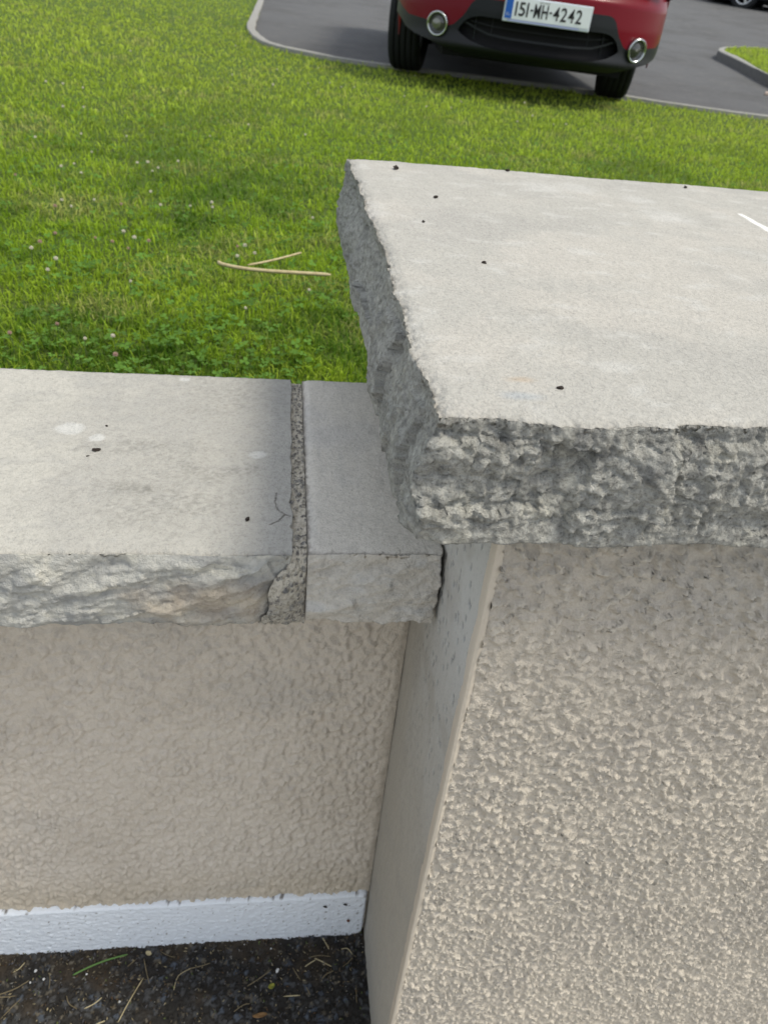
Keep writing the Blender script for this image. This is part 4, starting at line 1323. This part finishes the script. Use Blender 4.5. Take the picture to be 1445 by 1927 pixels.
    for t in tn:
        a = fascia(t, 0.74); u = a[0]
        b = (u * 0.98, max(0.42, a[1] + 0.10), float(np.interp(abs(u), [0, .36, .70, .80, .885], [.872, .864, .84, .80, .78])))
        m_ = ((a[0] + b[0]) / 2, (a[1] * 0.75 + b[1] * 0.25), a[2] + (b[2] - a[2]) * 0.6)
        V += [a, m_, b]
    obj('bonnet_nose', npmesh('bonnet_nose', V, grid_quads(41, 3)), paint, root)
    lat = [(a, lys[-1] + 0.001, b) for a, b in sec[-1]]
    me_ = bpy.data.meshes.new('tail_panel'); me_.from_pydata(lat, [], [tuple(range(len(lat)))]); obj('tail_panel', me_, paint, root)
    MB().box(-0.70, 0.70, 1.50, 3.1, 0.17, 0.62).box(-0.58, 0.58, 0.24, 1.50, 0.18, 0.62).box(-0.58, 0.58, 3.1, 4.2, 0.22, 0.62).build('underbody', M['void'], root)
    for s in (-1, 1):                                # wheel-arch liners and mud flaps
        MB().box(min(s * .62, s * .66), max(s * .62, s * .66), 0.42, 4.1, 0.24, 0.75).build('arch_liner', M['void'], root)
        MB().box(min(s * .70, s * .90), max(s * .70, s * .90), 1.27, 1.285, 0.16, 0.32).build('mud_flap', M['black_plastic'], root)
        MB().add([(s * .86, 1.32, .23), (s * .905, 1.32, .25), (s * .905, 3.13, .25), (s * .86, 3.13, .23), (s * .90, 1.32, .38), (s * .912, 1.32, .37), (s * .912, 3.13, .37), (s * .90, 3.13, .38)],
                 [(0, 1, 2, 3), (1, 5, 6, 2), (0, 3, 7, 4), (0, 4, 5, 1), (3, 2, 6, 7), (4, 7, 6, 5)]).build('sill_trim', M['grey_plastic'], root)
        MB().add([(s * .42, .06, .70), (s * .80, .30, .71), (s * .86, .48, .80), (s * .50, .16, .775), (s * .42, .12, .69), (s * .80, .36, .70), (s * .86, .54, .79), (s * .50, .22, .765)],
                 [(0, 1, 2, 3), (0, 4, 5, 1), (1, 5, 6, 2), (2, 6, 7, 3), (3, 7, 4, 0), (4, 7, 6, 5)]).build('headlight', M['headlamp'], root)
    # cabin
    cl = np.arange(1.25, 4.16, 0.1); sec = []
    for ly in cl:
        rz_ = float(np.interp(ly, [1.25, 1.6, 2.0, 2.4, 3.2, 3.7, 4.15], [1.02, 1.28, 1.50, 1.585, 1.575, 1.50, 1.12]))
        bz = float(np.interp(ly, [1.25, 2.5, 4.15], [0.98, 1.0, 1.06]))
        rw = 0.84 - 0.24 * (rz_ - bz) / 0.58
        sec.append([(-0.86, ly, bz - 0.02), (-(0.86 + rw) / 2 - 0.03, ly, (bz + rz_) / 2), (-rw, ly, rz_ - 0.05), (-rw * 0.8, ly, rz_ - 0.008), (0, ly, rz_ + 0.012), (rw * 0.8, ly, rz_ - 0.008), (rw, ly, rz_ - 0.05),
                    ((0.86 + rw) / 2 + 0.03, ly, (bz + rz_) / 2), (0.86, ly, bz - 0.02)])
    V = np.array(sec); k0, k1 = V.shape[:2]
    obj('windows', npmesh('windows', V.reshape(-1, 3), grid_quads(k0, k1)), M['glass'], root)
    V2 = V[10:-4, 2:7].copy(); V2[..., 2] += 0.012; V2[..., 0] *= 1.015
    obj('roof', npmesh('roof', V2.reshape(-1, 3), grid_quads(*V2.shape[:2])), paint, root)
    for s in (-1, 1):
        for ly in (2.35, 3.35):
            i = int((ly - 1.25) / 0.1)
            a, b = V[i, 0 if s < 0 else 8], V[i, 2 if s < 0 else 6]
            MB().tube([a + np.array([s * .012, 0, 0]), (a + b) / 2 + np.array([s * .05, 0, 0]), b + np.array([s * .012, 0, 0])], 0.03, 6).build('door_pillar', paint, root)
    return root


red = mat('red_paint', (0.135, 0.003, 0.010), rough=0.3, spec=0.12, coat=0.08)
silver = mat('silver_paint', (0.45, 0.46, 0.47), rough=0.35, metallic=0.5, coat=1.0)
CX, CY = 1.526, 5.285
car('parked_car', 'dark red car with number plate nosing over the lawn edge', (CX, CY, 0.701 + 0.006), -0.11, 0.024, red, '151-MH-4242')
qa, qb = on_ground(1311, 1), on_ground(1445, 23)
dq = Vector((qb.x - qa.x, qb.y - qa.y, 0)).normalized()
th2 = math.atan2(-dq.x, dq.y)
lx2 = Vector((math.cos(th2), math.sin(th2), 0))
p2 = Vector((qa.x, qa.y, 0)) - lx2 * 0.92
car('parked_car', 'silver car parked at the far end of the driveway', (p2.x, p2.y, float(terrain(qa.x + dq.x * 2, qa.y + dq.y * 2)) + 0.006), th2, 0.0, silver)
